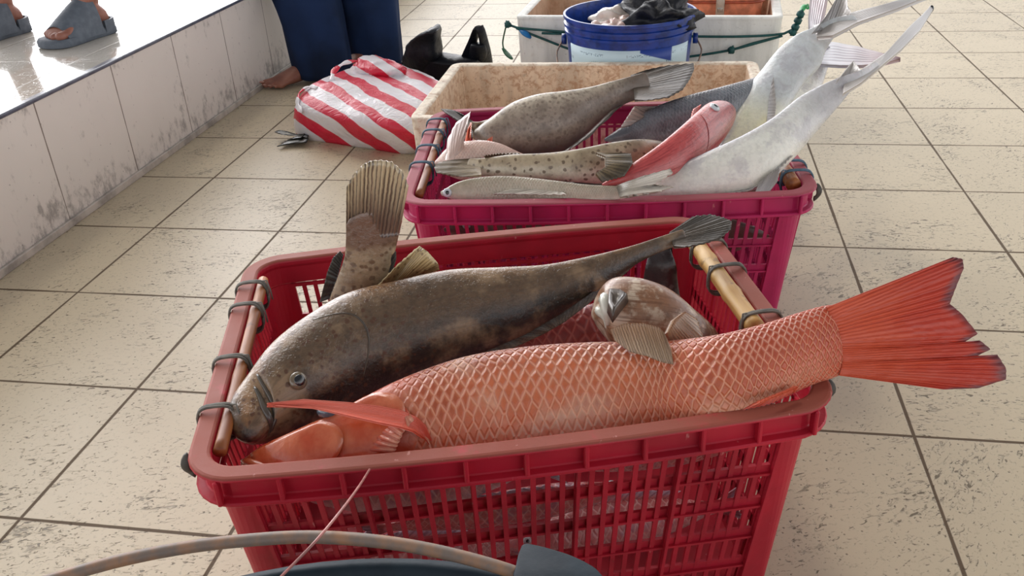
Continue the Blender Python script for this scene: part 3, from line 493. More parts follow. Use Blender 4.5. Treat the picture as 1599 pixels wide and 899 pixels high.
def stripe_mat(name):
    m, g, b = newmat(name); v = g.coord()
    w = g.vmath('DOT_PRODUCT', v, STRIPE_N)
    w = g.math('ADD', w, g.math('MULTIPLY', g.math('SUBTRACT', g.noise(v, 7, 2), .5), .03))
    f = g.math('FRACT', g.math('DIVIDE', w, .057))
    s = g.step(g.math('ABSOLUTE', g.math('SUBTRACT', f, .5)), .25, .27)
    c = g.mix(s, srgb((232, 228, 232)), srgb((214, 38, 68)))
    g.link(c, b.inputs['Base Color']); b.inputs['Roughness'].default_value = .35
    b.inputs['Subsurface Weight'].default_value = .1; b.inputs['Subsurface Scale'].default_value = .01
    g.link(g.bump(g.noise(g.map(v, (1, 1.6, 1)), 26, 4, .6, 1.2), .5, .012), b.inputs['Normal'])
    return m
STRIPE_N = D['stripe_n']

def bamboo_mat(name, c, dark):
    m, g, b = newmat(name); v = g.coord()
    f = g.noise(g.map(v, (90, 5, 90)), 1, 4)
    col = g.mix(g.step(f, .35, .7), srgb(c), srgb(dark))
    col = g.mix(g.math('MULTIPLY', g.step(g.noise(v, 40, 4), .6, .7), .6), col, srgb((90, 55, 35)))
    g.link(col, b.inputs['Base Color']); b.inputs['Roughness'].default_value = .45
    return m

def label_mat(name):
    """faded printed bucket label: pale paper, blue swoosh, rows of worn small print"""
    m, g, b = newmat(name); t, vv, _ = g.sep(g.uv('uv')); v = g.comb(vv, t, 0)
    rows = g.math('FRACT', g.math('MULTIPLY', t, 13))
    ink = g.step(g.noise(g.map(v, (130, 60, 1)), 1, 2), .5, .56)
    mask = g.step(g.noise(g.map(v, (6, 5, 1)), 1, 2), .48, .54)
    txt = g.math('MULTIPLY', g.math('MULTIPLY', ink, mask), g.step(rows, .62, .7))
    c = g.mix(g.math('MULTIPLY', txt, .8), srgb((196, 220, 230)), srgb((92, 120, 140)))
    sw = g.step(g.math('ADD', t, g.math('MULTIPLY', g.math('SUBTRACT', vv, .55), .5)), .865, .875)
    sw = g.math('MULTIPLY', sw, g.math('MULTIPLY', g.step(vv, .56, .57), g.step(vv, .80, .79)))
    c = g.mix(sw, c, srgb((28, 62, 148)))
    g.link(c, b.inputs['Base Color']); b.inputs['Roughness'].default_value = .4
    return m

def print_mat(name): return plain(name, (90, 118, 138), .5)

MT = {}
MT['floor'] = floor_mat('floor_tiles', (214, 199, 170), (98, 86, 66), .42, mark=.9)
MT['platform'] = floor_mat('platform_tiles', (215, 208, 196), (150, 143, 132), .07, mark=.25, spec=.6, grout=(140, 128, 112))
MT['riser'] = riser_mat('riser_tiles')
MT['nosing'] = plain('nosing_tile', (84, 88, 104), .3)
MT['base'] = plain('base_strip', (196, 188, 178), .4, var=.15, vs=14)
MT['red'] = crate_mat('red_plastic', (192, 36, 58), (142, 82, 64), .3)
MT['magenta'] = crate_mat('magenta_plastic', (188, 42, 98), (152, 80, 84), .3)
MT['bamboo'] = bamboo_mat('bamboo_yellow', (205, 165, 98), (170, 120, 66))
MT['bamboo_b'] = bamboo_mat('bamboo_brown', (172, 108, 56), (128, 72, 40))
MT['twine'] = plain('grey_twine', (112, 108, 100), .7, vs=90)
MT['twine_b'] = plain('blue_twine', (84, 112, 132), .7, vs=90)
MT['twine_c'] = plain('bright_blue_twine', (50, 116, 158), .7, vs=90)
MT['rubber'] = plain('black_rubber', (48, 44, 42), .6, c2=(88, 84, 78))
MT['foam'] = foam_mat('stained_foam', (238, 226, 206), (166, 116, 74), .62, 42, .46, .66)
MT['foam_in'] = foam_mat('brown_stained_foam', (230, 208, 182), (168, 116, 78), .6, 62, .45, .63)
MT['foam_w'] = foam_mat('white_foam', (242, 242, 236), (168, 130, 88), .3, 14, .55, .75)
MT['foam_p'] = foam_mat('pinkish_foam', (208, 178, 150), (160, 118, 88), .5)
MT['blue'] = plain('blue_bucket_plastic', (24, 62, 150), .28, var=.14, vs=40, bump=.15)
MT['label'] = label_mat('bucket_label')
MT['tub'] = plain('dark_blue_rubber', (12, 27, 38), .6, spec=.3, var=.2, vs=24, bump=.15, c2=(24, 40, 50))
MT['wire'] = plain('rusty_wire', (112, 100, 92), .55, vs=60, c2=(150, 112, 84))
MT['cord'] = plain('green_cord', (20, 84, 82), .6, vs=80)
MT['cord_t'] = plain('green_strap', (46, 100, 70), .5, vs=50)
MT['leaf'] = plain('green_plastic', (40, 170, 90), .4)
MT['bluetag'] = plain('blue_plastic', (30, 130, 200), .4)
MT['black'] = plain('black_plastic_film', (26, 28, 36), .45, spec=.35, bump=1.0, bs=42, vs=10)
MT['stripe'] = stripe_mat('striped_plastic_film')
MT['orange'] = plain('orange_plastic', (238, 150, 116), .35)
MT['orange_d'] = plain('orange_plastic_dark', (176, 80, 52), .4)
MT['metal'] = plain('steel_clasp', (190, 188, 182), .3, metal=.8)
MT['pale'] = plain('pale_raw_flesh', (216, 188, 176), .3, coat=.5, bump=.3, vs=18, c2=(188, 150, 142), trans=.1)
MT['white_flesh'] = plain('white_raw_flesh', (236, 228, 218), .25, coat=.6, bump=.4, vs=30, c2=(214, 196, 184))
MT['skin'] = plain('skin_brown', (156, 104, 86), .5, bump=.15, vs=20, c2=(134, 84, 70), trans=.06)
MT['nail'] = plain('toe_nail', (196, 150, 134), .35)
MT['trouser'] = plain('navy_cloth', (28, 46, 80), .85, spec=.2, var=.18, vs=5, bump=.25, bs=30)
MT['cloth_d'] = plain('dark_cloth', (50, 50, 58), .85, spec=.2)
MT['clog'] = plain('grey_foam_rubber', (84, 92, 102), .65, vs=60, c2=(98, 106, 116))
MT['line'] = plain('pinkish_line', (186, 122, 116), .4)
MT['eye_dark'] = plain('eye_pupil', (12, 16, 24), .08, coat=1)
MT['eye_gold'] = plain('eye_iris', (112, 98, 78), .15, coat=1, c2=(70, 66, 62))
MT['eye_blue'] = plain('eye_clouded', (86, 104, 120), .12, coat=1)
MT['eye_white'] = plain('eye_silver', (206, 214, 220), .15, coat=1)

# ------------------------------------------------------------------ the place
def quad_grid(x0, x1, y0, y1, z, n=1):
    m = MB(); m.box(x0, x1, y0, y1, z - .05, z); return m
PX = -1.69 * .3
struct(build('floor', quad_grid(PX, 7, -3.2, 9, 0), MT['floor'], smooth=False))
struct(build('floor', quad_grid(-7, PX - .012, -3.2, 9, .3), MT['platform'], smooth=False))
mb = MB(); mb.box(PX - .03, PX, -3.2, 9, 0, .291)
struct(build('wall_left', mb, MT['riser'], smooth=False))
mb = MB(); mb.box(PX - .014, PX + .006, -3.2, 9, .291, .3004)
struct(build('trim_1', mb, MT['nosing'], smooth=False, mods=[BEV(.003)]))
mb = MB(); mb.box(PX, PX + .008, -3.2, 9, 0, .018)
struct(build('baseboard_left', mb, MT['base'], smooth=False, mods=[BEV(.002)]))

# ------------------------------------------------------------------ crates
CL, CW, CH = .622, .455, .3
BOW = .009                                             # the long rims bulge a little under the load
def rrect(inset, z, r0=.05, n=7, L=CL, W=CW):
    r = max(r0 - inset, .004); hx, hy = L/2 - inset - r, W/2 - inset - r; out = []
    for cx, cy, a0 in ((hx, hy, 0), (-hx, hy, 90), (-hx, -hy, 180), (hx, -hy, 270)):
        for k in range(n + 1):
            a = math.radians(a0 + 90 * k / n); out.append((cx + r*math.cos(a), cy + r*math.sin(a), z))
    return out
BAND = CH - .036
SX, SY = .258, .172
def bow(x): return BOW * max(0, 1 - (x / SX) ** 2)
def rim_ring(i, z):
    P = rrect(i, z); out = []
    for k, a in enumerate(P):
        out.append(a); b = P[(k + 1) % len(P)]
        if math.hypot(b[0] - a[0], b[1] - a[1]) > .1:
            out += [tuple(a[q] + (b[q] - a[q]) * u / 16 for q in range(3)) for u in range(1, 16)]
    return [(x, y + math.copysign(bow(x), y) if abs(y) > CW/2 - .06 else y, zz) for x, y, zz in out]
def inset(h): return .016 + .03 * (1 - h / CH)
def make_crate(label, loc, rz, mat, twine, bam, ties_l, ties_r, right_bam, group):
    root = thing('fish_crate', label, 'crate', loc, rz, group)
    prof = [(.021, CH - .003), (.0185, CH), (.0025, CH), (0, CH - .002), (0, CH - .0055), (.011, CH - .006), (.011, CH - .030),
            (.0015, CH - .031), (.0015, CH - .0355), (.014, CH - .037), (.0185, CH - .037), (.0185, CH - .012), (.021, CH - .009)]
    m = MB(); m.rings([rim_ring(i, z) for i, z in prof], loop=True)
    for sx in (-1, 1):                                   # stiffening ribs of the recessed band
        for k in range(7):
            y = -.171 + .057 * k; x0 = CL/2 - .0125; x1 = CL/2 - .001
            m.box(*sorted((sx*x0, sx*x1)), y - .0022, y + .0022, CH - .032, CH - .004)
    for sy in (-1, 1):
        for k in range(11):
            x = -.28 + .056 * k; y0 = CW/2 - .0125 + bow(x); y1 = CW/2 - .001 + bow(x)
            m.box(x - .0022, x + .0022, *sorted((sy*y0, sy*y1)), CH - .032, CH - .004)
    build('rim', m, mat, root, local=True, smooth=False, mods=[BEV(.0012, 1)])
    def panel(axis, sgn, sr, n, major):
        half = (CL if axis == 'x' else CW) / 2; dep = (CW if axis == 'x' else CL) / 2
        def pt(s, h, d):
            w = dep - inset(h) + d + (bow(s) * h / CH if axis == 'x' else 0); s = s * (1 - .03 * (1 - h / CH) / half)
            return (s, sgn * w, h) if axis == 'x' else (sgn * w, s, h)
        m = MB()
        def bx(s0, s1, h0, h1, d0, d1):
            m.hexa([pt(s0, h0, d0), pt(s1, h0, d0), pt(s1, h0, d1), pt(s0, h0, d1), pt(s0, h1, d0), pt(s1, h1, d0), pt(s1, h1, d1), pt(s0, h1, d1)])
        pitch = 2 * sr / n; bw = pitch * .36
        for k in range(n + 1):
            s = -sr + pitch * k
            bx(s - bw/2, s + bw/2, .012, BAND, -.003, .0005)
        rows = 5; p = .0465
        for k in range(rows + 1):
            top = BAND - .004 - p * k + .006
            if k == rows: bx(-sr, sr, 0, BAND - p*rows + .004, -.003, .001)
            else: bx(-sr, sr, top - (.006 if k == 0 else .0125), min(top, BAND), -.003, .001)
            if k: bx(-sr, sr, top - .0125, top - .0095, 0, .0045)
        for k in range(major + 1):
            s = -sr + 2 * sr * k / major
            bx(s - .0017, s + .0017, 0, BAND, 0, .0075)
        o = build('slotted_wall', m, mat, root, local=True, smooth=False)
        return o
    sx_, sy_ = SX, SY
    panel('x', -1, sx_, 35, 5); panel('x', 1, sx_, 35, 5); panel('y', -1, sy_, 24, 4); panel('y', 1, sy_, 24, 4)
    def ringpts(h, ex):
        return rrect(inset(h) - ex, h, r0=.05)
    for q, (sx, sy) in enumerate(((1, 1), (-1, 1), (-1, -1), (1, -1))):
        R = []
        for h, ex in ((0, .001), (BAND, .001), (BAND, -.003), (0, -.003)):
            arc = ringpts(h, ex)[q*8:q*8 + 8]
            f = 1 - .03 * (1 - h / CH) / .25
            dx, dy = CL/2 - inset(h) + ex, CW/2 - inset(h) + ex
            a = (sx * dx, sy * sy_ * f, h); c = (sx * sx_ * f, sy * dy, h)
            R.append([a] + arc + [c] if sx * sy > 0 else [c] + arc + [a])
        m = MB(); m.rings(R, closed=False, loop=True)
        build('corner_post', m, mat, root, local=True, smooth=False)
    m = MB(); m.rings([rrect(inset(0), 0), rrect(inset(.006), .006)], cap0=True, cap1=True)
    build('base', m, mat, root, local=True, smooth=False)
    # bamboo poles lashed inside the short rims
    def pole(sx, y0, y1, r, ties, name='bamboo_pole', bam=bam):
        m = MB(); N = 26; x = sx * (CL/2 - .0215 - r); z = CH - .006
        rr = [r * (1 + .12 * math.exp(-((k - 9) / .8) ** 2) + .12 * math.exp(-((k - 19) / .8) ** 2)) for k in range(N)]
        m.tube([(x, y0 + (y1 - y0) * k / (N - 1), z) for k in range(N)], rr, 14)
        po = build(name, m, bam, root, local=True)
        for y in ties:
            m = MB(); xa, xb = sorted((sx * (CL/2 + .0025), x - sx * (r + .001)))
            cx, cz = (xa + xb) / 2, CH - .013; ax, az = (xb - xa) / 2, .0195
            for w in range(3):
                P = []
                for k in range(25):
                    a = 2 * math.pi * k / 24
                    P.append((cx + ax * math.copysign(abs(math.cos(a)) ** .6, math.cos(a)), y + (w - 1) * .0034 + .002 * math.sin(a + w), cz + az * math.copysign(abs(math.sin(a)) ** .6, math.sin(a))))
                m.tube(P, .0015, 6)
            kx = x - sx * r * .6
            m.tube([(kx, y, cz + az), (kx - sx*.006, y - .004, cz + az + .002), (kx - sx*.01, y - .012, cz + az - .008), (kx - sx * .011, y - .015, cz)], .001, 5)
            build('lashing', m, twine, po, local=True)
        return po
    pole(-1, -.178, .165, .0065, ties_l, bam=MT['bamboo_b'])
    pole(1, right_bam[0], right_bam[1], right_bam[2], ties_r)
    for sx in (-1, 1):                                     # worn rubber strap ends under the front corners
        m = MB(); P = []
        for k in range(9):
            a = math.radians(-100 + 190 * k / 8)
            P.append((sx * (CL/2 + .001 + .005 * math.cos(a)), -CW/2 + .05 + .002 * math.sin(k), CH - .019 + .010 * math.sin(a)))
        m.tube(P, .0018, 8, flat=2.6)
        build('corner_strap', m, MT['rubber'], root, local=True)
    return root
lf, af = (.6565, -1.4216, 0), math.radians(16.47)
lb, ab = (.7301, -.8504, 0), math.radians(6.78)
FC = make_crate('red slotted plastic fish crate in front, holding the big orange snapper and brown grouper', lf, af, MT['red'], MT['twine'], MT['bamboo'],
           (.14, .085, -.03, -.12), (.13, .06, -.055), (-.07, .15, .011), 'plastic fish crates')
BC = make_crate('magenta slotted plastic fish crate behind the red one, full of mixed fish', lb, ab, MT['magenta'], MT['twine_b'], MT['bamboo_b'],
           (.15, .09, .01, -.07), (-.11, -.15), (-.178, -.06, .011), 'plastic fish crates')
# ------------------------------------------------------------------ fish
def body(name, key, mat, root, n=80, k=44, dome=(.5, .4), sq=1.0):
    f = fish_frames(D[key], n); Cc, U, N, hw, T = f
    R = [[fish_point(f, i, 2*math.pi*j/k)[0] for j in range(k)] for i in range(n)]
    L = np.linalg.norm(U, axis=1)
    def cap(i, sg, dep):
        out = []
        for ph in (25, 50, 72, 86):
            c, s = math.cos(math.radians(ph)), math.sin(math.radians(ph))
            out.append([Cc[i] + (np.array(p) - Cc[i]) * c + sg * T[i] * L[i] * dep * s for p in R[i]])
        return out
    R = cap(0, -1, dome[0])[::-1] + R + cap(n - 1, 1, dome[1])
    m = MB(); nr = len(R); b = m.add([p for r in R for p in r])
    ctr = np.array([np.mean(r, axis=0) for r in R]); ds = np.r_[0, np.linalg.norm(np.diff(ctr, axis=0), axis=1)]
    t = np.cumsum(ds) / ds.sum()
    rad = np.r_[[L[0]] * 4, L, [L[-1]] * 4]; s = np.cumsum(ds / (rad + L.max() * .6)) * 1.0
    for i in range(nr - 1):
        for j in range(k):
            q = (j + 1) % k
            uv = [(t[i], j/k), (t[i], (j+1)/k), (t[i+1], (j+1)/k), (t[i+1], j/k)]
            u2 = [(s[i], j/k), (s[i], (j+1)/k), (s[i+1], (j+1)/k), (s[i+1], j/k)]
            m.face([b + i*k + j, b + i*k + q, b + (i+1)*k + q, b + (i+1)*k + j], uv, u2)
    m.face([b + j for j in range(k)][::-1], [(0, j/k) for j in range(k)]); m.face([b + (nr-1)*k + j for j in range(k)], [(1, j/k) for j in range(k)])
    return build(name, m, mat, root), f

def resample(P, n):
    P = np.array(P, float); x = np.linspace(0, len(P) - 1, n); i = np.minimum(x.astype(int), len(P) - 2)
    u = (x - i)[:, None]; return P[i] * (1 - u) + P[i+1] * u
def fin(name, data, mat, root, thick=.0016, rip=.0012, rays=24, rows=9, bow=0.0, per=9, taper=True, swap=False):
    base, tip = data; n = max(len(tip), 4) * per
    B, Tp = resample(base, n), resample(tip, n)
    nrm = np.cross(Tp.mean(0) - B.mean(0), B[-1] - B[0]); nrm = nrm / max(np.linalg.norm(nrm), 1e-9)
    sides = []
    for sg in (1, -1):
        R = []
        for r in range(rows):
            u = r / (rows - 1); row = []
            for k in range(n):
                p = B[k] * (1-u) + Tp[k] * u
                w = rip * math.sin(k / (n-1) * rays * 2 * math.pi) * min(1, u * 2 + .2) + bow * math.sin(math.pi * u)
                th = thick * (1 - .75 * u if taper else 1)
                row.append(p + nrm * (w + sg * th))
            R.append(row)
        sides.append(R)
    m = MB(); ids = []
    for R in sides: ids.append(m.add([p for r in R for p in r]))
    def uvq(i, k): return (1 - k / (n-1), i / (rows-1)) if swap else (i / (rows-1), k / (n-1))
    for sidx, b in enumerate(ids):
        for i in range(rows - 1):
            for k in range(n - 1):
                q = [(i, k), (i, k+1), (i+1, k+1), (i+1, k)]
                if sidx: q = q[::-1]
                m.face([b + a*n + c for a, c in q], [uvq(a, c) for a, c in q])
    a, c = ids
    for k in range(n - 1):
        for i in (0, rows - 1):
            m.face([a + i*n + k, a + i*n + k+1, c + i*n + k+1, c + i*n + k], [uvq(i, k), uvq(i, k+1), uvq(i, k+1), uvq(i, k)])
    for i in range(rows - 1):
        for k in (0, n - 1):
            m.face([a + i*n + k, a + (i+1)*n + k, c + (i+1)*n + k, c + i*n + k], [uvq(i, k), uvq(i+1, k), uvq(i+1, k), uvq(i, k)])
    return build(name, m, mat, root)

def patch(name, f, edge0, edge1, a0, a1, mat, root, lift=.003, na=20, nt=12, wave=0):
    """plate lying on a fish flank from curve edge0(a) to free rear edge edge1(a), both as body parameters"""
    n = len(f[0]); m = MB(); top = []
    def P(t, a, off):
        x = np.clip(t, 0, 1) * (n - 1); i = min(int(x), n - 2); u = x - i
        return fish_point(f, i, a, off)[0] * (1-u) + fish_point(f, i+1, a, off)[0] * u
    R = []
    for ia in range(na + 1):
        w = ia / na; a = a0 + (a1 - a0) * w; row = []
        for it in range(nt + 1):
            u = it / nt; t = edge0(w) * (1-u) + edge1(w) * u
            env = min(1, math.sin(math.pi * w) * 3)
            row.append(P(t, a, (lift * (u ** 1.5) + wave * math.sin(u * 9 + w * 4)) * env + .0004))
        for it in range(nt, -1, -1):
            u = it / nt; t = edge0(w) * (1-u) + edge1(w) * u
            row.append(P(t, a, -.0008 + (lift * .5 * (u ** 2)) * min(1, math.sin(math.pi * w) * 3)))
        R.append(row)
    m.rings(R, closed=True, cap0=True, cap1=True)
    k = 2 * nt + 2
    for fi, fc in enumerate(m.f):
        m.uv[fi] = [(((min(vi % k, k - 1 - vi % k)) / nt), (vi // k) / na) for vi in fc]
    return build(name, m, mat, root)

def eye(key, f, r, iris, root, pupil=.5, out=.25, squash=.5):
    t, a = D[key]; i = int(round(t * (len(f[0]) - 1))); p, nn = fish_point(f, i, a)
    up = Vector(nn); rot = up.to_track_quat('Z', 'Y').to_matrix()
    def dome(rad, lift, hgt):
        m = MB(); m.ball((0, 0, 0), rad, 20, 12, (1, 1, hgt))
        m.v = [tuple(rot @ Vector(v) + Vector(p) + up * lift) for v in m.v]; return m
    e = build('eye', dome(r, r * (out - .2), squash), iris, root)
    build('pupil', dome(r * pupil, r * (out - .2) + r * squash * .72, squash * .7), MT['eye_dark'], e)
    return e
def ridge(name, f, pts, r, mat, root, off=.0):
    n = len(f[0]); P = []
    for t, a in catmull(np.array([[t, a, 0] for t, a in pts]), 24)[:, :2]:
        x = np.clip(t, 0, 1) * (n - 1); i = min(int(x), n - 2); u = x - i
        P.append(fish_point(f, i, a, off)[0] * (1-u) + fish_point(f, i+1, a, off)[0] * u)
    m = MB(); m.tube(P, [r * (.35 + .65 * math.sin(math.pi * k / 23)) for k in range(24)], 8)
    return build(name, m, mat, root)
def fish_thing(name, key, label, group=None, cat='fish'):
    c = np.mean([np.array(s[0]) for s in D[key]], axis=0)
    return thing(name, label, cat, tuple(float(q) for q in c), 0, group)

FG, BG = 'fish in the front crate', 'fish in the back crate'
# --- big orange-red snapper
F_SN = fish_mat('snapper_skin', (140, 52, 26), (206, 112, 72), (230, 182, 148), head=((186, 78, 44), .27), tailc=(200, 80, 48), tail_t=(.62, .95),
    scales=(19, 36, (234, 172, 140), .55, (140, 50, 28), .55), blotch=((232, 200, 172), 10, .42, .62, .8), bumpk=.55, rough=.34, coat=.35, scale_t=(.25, .29), mott=.18, blotch_t=(.66, .42))
F_SNT = fin_mat('snapper_fin', (208, 84, 50), (190, 58, 38), (158, 42, 30), 30, .35, edge=(118, 62, 66), rough=.4, coat=.15)
F_SNP = fin_mat('snapper_pectoral', (226, 98, 74), (232, 120, 100), (190, 72, 56), 14, .5)
F_SNG = plain('snapper_gill_skin', (180, 74, 40), .26, coat=.6, vs=26, c2=(202, 116, 80), bump=.5, bs=60)
F_SNM = fin_mat('snapper_gill_membrane', (190, 84, 54), (214, 150, 124), (156, 62, 40), 8, .6, rough=.3, coat=.4)
F_SNC = plain('snapper_gill_cavity', (170, 52, 36), .3, coat=.5, vs=30)
r = fish_thing('snapper', 'snapper', 'large orange-red snapper lying across the front crate, tail fin hanging over its right end', FG)
bd, f = body('body', 'snapper', F_SN, r, 110, 56, dome=(.7, .3))
fin('tail_fin', D['snapper_tail'], F_SNT, r, .002, .0008, 34, 14)
patch('gill_cover', f, lambda w: .055 + .02 * w, lambda w: .255 - .10 * (2*w - .9) ** 2, .25, 2.3, F_SNG, r, .006, 26, 14, .0006)
patch('cheek_plate', f, lambda w: .02 + .02 * w, lambda w: .165 - .07 * (2*w - .9) ** 2, .45, 2.3, F_SNG, r, .008, 22, 12)
ridge('upper_lip', f, [(.0, 1.0), (.012, 1.25), (.04, 1.6), (.07, 1.95)], .0045, F_SNG, r)
ridge('lower_lip', f, [(.0, 1.6), (.02, 1.85), (.06, 2.2)], .005, F_SNG, r)
fin('pectoral_fin', D['snapper_pec'], F_SNP, r, .0016, .0, 12, 8, bow=.004, taper=False, swap=True)
fin('gill_membrane', D['snapper_membrane'], F_SNM, r, .0012, .0009, 7, 10)
fin('anal_fin', D['snapper_anal'], F_SNT, r)
eye('snapper_eyep', f, .013, MT['eye_blue'], r, .45, .5, .6)
# --- big brown grouper
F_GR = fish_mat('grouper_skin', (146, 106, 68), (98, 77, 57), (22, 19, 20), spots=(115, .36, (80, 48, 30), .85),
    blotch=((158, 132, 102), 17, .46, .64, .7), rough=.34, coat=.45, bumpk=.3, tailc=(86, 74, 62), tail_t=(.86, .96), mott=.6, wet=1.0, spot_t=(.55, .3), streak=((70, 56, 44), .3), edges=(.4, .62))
F_GRT = fin_mat('grouper_fin', (84, 72, 60), (66, 58, 48), (42, 36, 32), 22, .65, rough=.5, coat=.12)
F_GRP = fin_mat('grouper_pectoral', (132, 106, 70), (196, 170, 122), (92, 70, 44), 22, .5, spots=(130, .32, (92, 62, 34), .7), edge=(226, 206, 160))
F_GRA = fin_mat('grouper_anal', (56, 46, 40), (96, 80, 66), (34, 30, 28), 50, .6, rough=.5, coat=.1)
F_GRS = plain('grouper_gill_skin', (66, 56, 46), .3, coat=.35, vs=30, c2=(80, 68, 54), bump=.3)
F_GRL = plain('grouper_lip', (62, 58, 54), .3, coat=.4, vs=30, c2=(88, 80, 70))
r = fish_thing('grouper', 'grouper', 'big dark brown grouper with spotted head lying behind the orange snapper', FG)
bd, f = body('body', 'grouper', F_GR, r, 110, 56, dome=(.35, .3))
GF = f
fin('tail_fin', D['grouper_tail'], F_GRT, r, .002, .0008, 20, 12)
fin('anal_fin', D['grouper_anal'], F_GRA, r, .003, .0014, 40, 7)
fin('pectoral_fin', D['grouper_pec'], F_GRP, r, .0018, .0006, 20, 10)
ridge('gill_edge', f, [(.20, .5), (.27, .9), (.29, 1.4), (.25, 2.1)], .0012, F_GRS, r)
ridge('upper_lip', f, [(.05, .35), (.035, .9), (.035, 1.6), (.05, 2.3)], .0035, F_GRL, r)
ridge('lower_lip', f, [(.03, .3), (.012, .9), (.012, 1.6), (.025, 2.3)], .004, F_GRL, r)
eye('grouper_eye', f, .0095, MT['eye_gold'], r, .62, .35, .5)
# --- fish standing on its head: only its tail shows
F_ST = fish_mat('pale_spotted_skin', (172, 150, 122), (156, 132, 106), (170, 150, 124), spots=(115, .42, (92, 66, 50), .75), blotch=((122, 94, 74), 24, .46, .64, .6), rough=.24, coat=.6, wet=1.0, mott=.5, head=((112, 86, 70), .2))
F_STT = fin_mat('pale_tail_fin', (108, 82, 68), (198, 178, 144), (62, 48, 46), 16, .8, rough=.22, coat=.6)
F_DKF = fin_mat('dark_wet_fin', (44, 44, 44), (66, 66, 60), (24, 24, 26), 14, .6)
r = fish_thing('grouper', 'standing', 'mottled grouper stuck head down in the front crate, tail fin pointing straight up', FG)
body('body', 'standing', F_ST, r, 70, 40)
fin('tail_fin', D['standing_tail'], F_STT, r, .0022, .0012, 13, 14)
fin('dorsal_fin', D['standing_fin'], F_DKF, r); fin('anal_fin', D['standing_finb'], F_DKF, r)
# --- small mottled fish lying belly up
F_LP = fish_mat('mottled_brown_skin', (142, 100, 72), (168, 132, 104), (206, 190, 170), streak=((112, 72, 48), .85), blotch=((214, 198, 176), 46, .48, .62, .75), tailc=(104, 62, 44), tail_t=(.5, .85), mott=.5, rough=.35, coat=.25, edges=(.1, .3))
F_LPF = fin_mat('mottled_brown_fin', (160, 124, 94), (176, 150, 124), (96, 66, 48), 26, .6)
F_LPG = plain('dark_gill_opening', (92, 80, 70), .35, coat=.3, vs=60, c2=(60, 52, 46))
F_WHL = plain('pale_jaw', (206, 206, 194), .3, coat=.4, vs=30, c2=(178, 176, 164))
r = fish_thing('grouper', 'lump', 'small mottled brown-white fish with pale jaw resting on the snapper\'s back', FG)
bd, f = body('body', 'lump', F_LP, r, 60, 44, dome=(.4, .4))
fin('pectoral_fin', D['lump_pec'], F_LPF, r, .003, .0008, 18, 10); fin('pelvic_fin', D['lump_fin'], F_LPF, r, .003, .0008, 14, 9)
ridge('jaw', f, [(.02, .55), (.07, 1.0), (.10, 1.5), (.10, 2.0)], .0065, F_WHL, r)
ridge('lip', f, [(.0, .6), (.0, 1.2), (.02, 1.8), (.06, 2.3)], .005, F_WHL, r)
m = MB(); c = np.array(D['lump_gill']); cc = c.mean(0)
R = [[cc + (p - cc) * s_ + np.array((0, -.001, -.0035 + d_)) for p in resample(list(c) + [c[0]], 25)[:-1]] for s_, d_ in ((1.25, -.012), (1.1, -.002), (.9, .001), (.5, -.003), (.1, -.006))]
m.rings(R, cap1=True, cap0=True); build('gill_opening', m, F_LPG, r)
# --- dark fish and red fish deeper in the pile
F_DK = fish_mat('black_fish_skin', (44, 38, 40), (52, 44, 46), (40, 30, 32), spots=(70, .3, (120, 112, 110), .5), rough=.3, coat=.4)
r = fish_thing('grouper', 'dark', 'blackish fish sunk in the back of the front crate, only its tail end showing', FG)
body('body', 'dark', F_DK, r, 40, 30); fin('tail_fin', D['dark_tail'], F_DKF, r)
F_RD = fish_mat('dark_red_skin', (120, 40, 42), (150, 60, 58), (170, 90, 84), scales=(9, 18, (190, 110, 100), .5, (110, 36, 36), .4), rough=.3, coat=.5, scale_t=(.05, .1))
r = fish_thing('snapper', 'hidden_red', 'dark red fish half hidden in shade between the grouper and the orange snapper', FG)
body('body', 'hidden_red', F_RD, r, 50, 36)

# --- fish packed lower in the front crate, glimpsed through the slots of its wall
F_PK2 = fish_mat('pink_silver_skin', (190, 84, 86), (222, 150, 150), (226, 196, 198), scales=(9, 18, (236, 206, 200), .5, (190, 100, 96), .4), blotch=((150, 140, 170), 30, .5, .65, .6), rough=.25, coat=.6, scale_t=(.2, .25))
F_PKF = fin_mat('pink_silver_fin', (206, 120, 120), (196, 180, 200), (140, 90, 110), 16, .6)
def loose_fish(name, label, loc, rz, length, h, mat, finmat, group, tilt=0, hw=.5):
    """a whole small fish lying on its side, head towards +x"""
    prof = [(-.5, .06), (-.46, .26), (-.36, .6), (-.22, .92), (-.05, 1.0), (.12, .88), (.26, .58), (.36, .32), (.42, .24)]
    e = Vector((math.cos(rz), math.sin(rz), tilt)).normalized()
    u = Vector((-math.sin(rz) * math.cos(1.2), math.cos(rz) * math.cos(1.2), math.sin(1.2)))
    D['_'] = [(tuple(Vector(loc) + e * (x * length)), tuple(u * (h * y)), hw) for x, y in prof]
    r = thing(name, label, 'fish', loc, 0, group)
    bd, f = body('body', '_', mat, r, 50, 32, dome=(.6, .3))
    q = lambda x, y: tuple(Vector(loc) + e * (x * length) + u * (h * y))
    fin('tail_fin', ([q(.41, .24), q(.42, 0), q(.41, -.24)], [q(.54, .8), q(.5, .3), q(.48, 0), q(.5, -.3), q(.54, -.8)]), finmat, r)
    fin('dorsal_fin', ([q(-.2, .9), q(.0, .98), q(.2, .7)], [q(-.16, 1.2), q(.05, 1.3), q(.26, .9)]), finmat, r)
    D['_e'] = (.1, 1.2); eye('_e', f, h * .16, MT['eye_white'], r, .5)
    return r
def inside(x, y, z, crate_l=lf, crate_a=af):
    return (crate_l[0] + x*math.cos(crate_a) - y*math.sin(crate_a), crate_l[1] + x*math.sin(crate_a) + y*math.cos(crate_a), z)
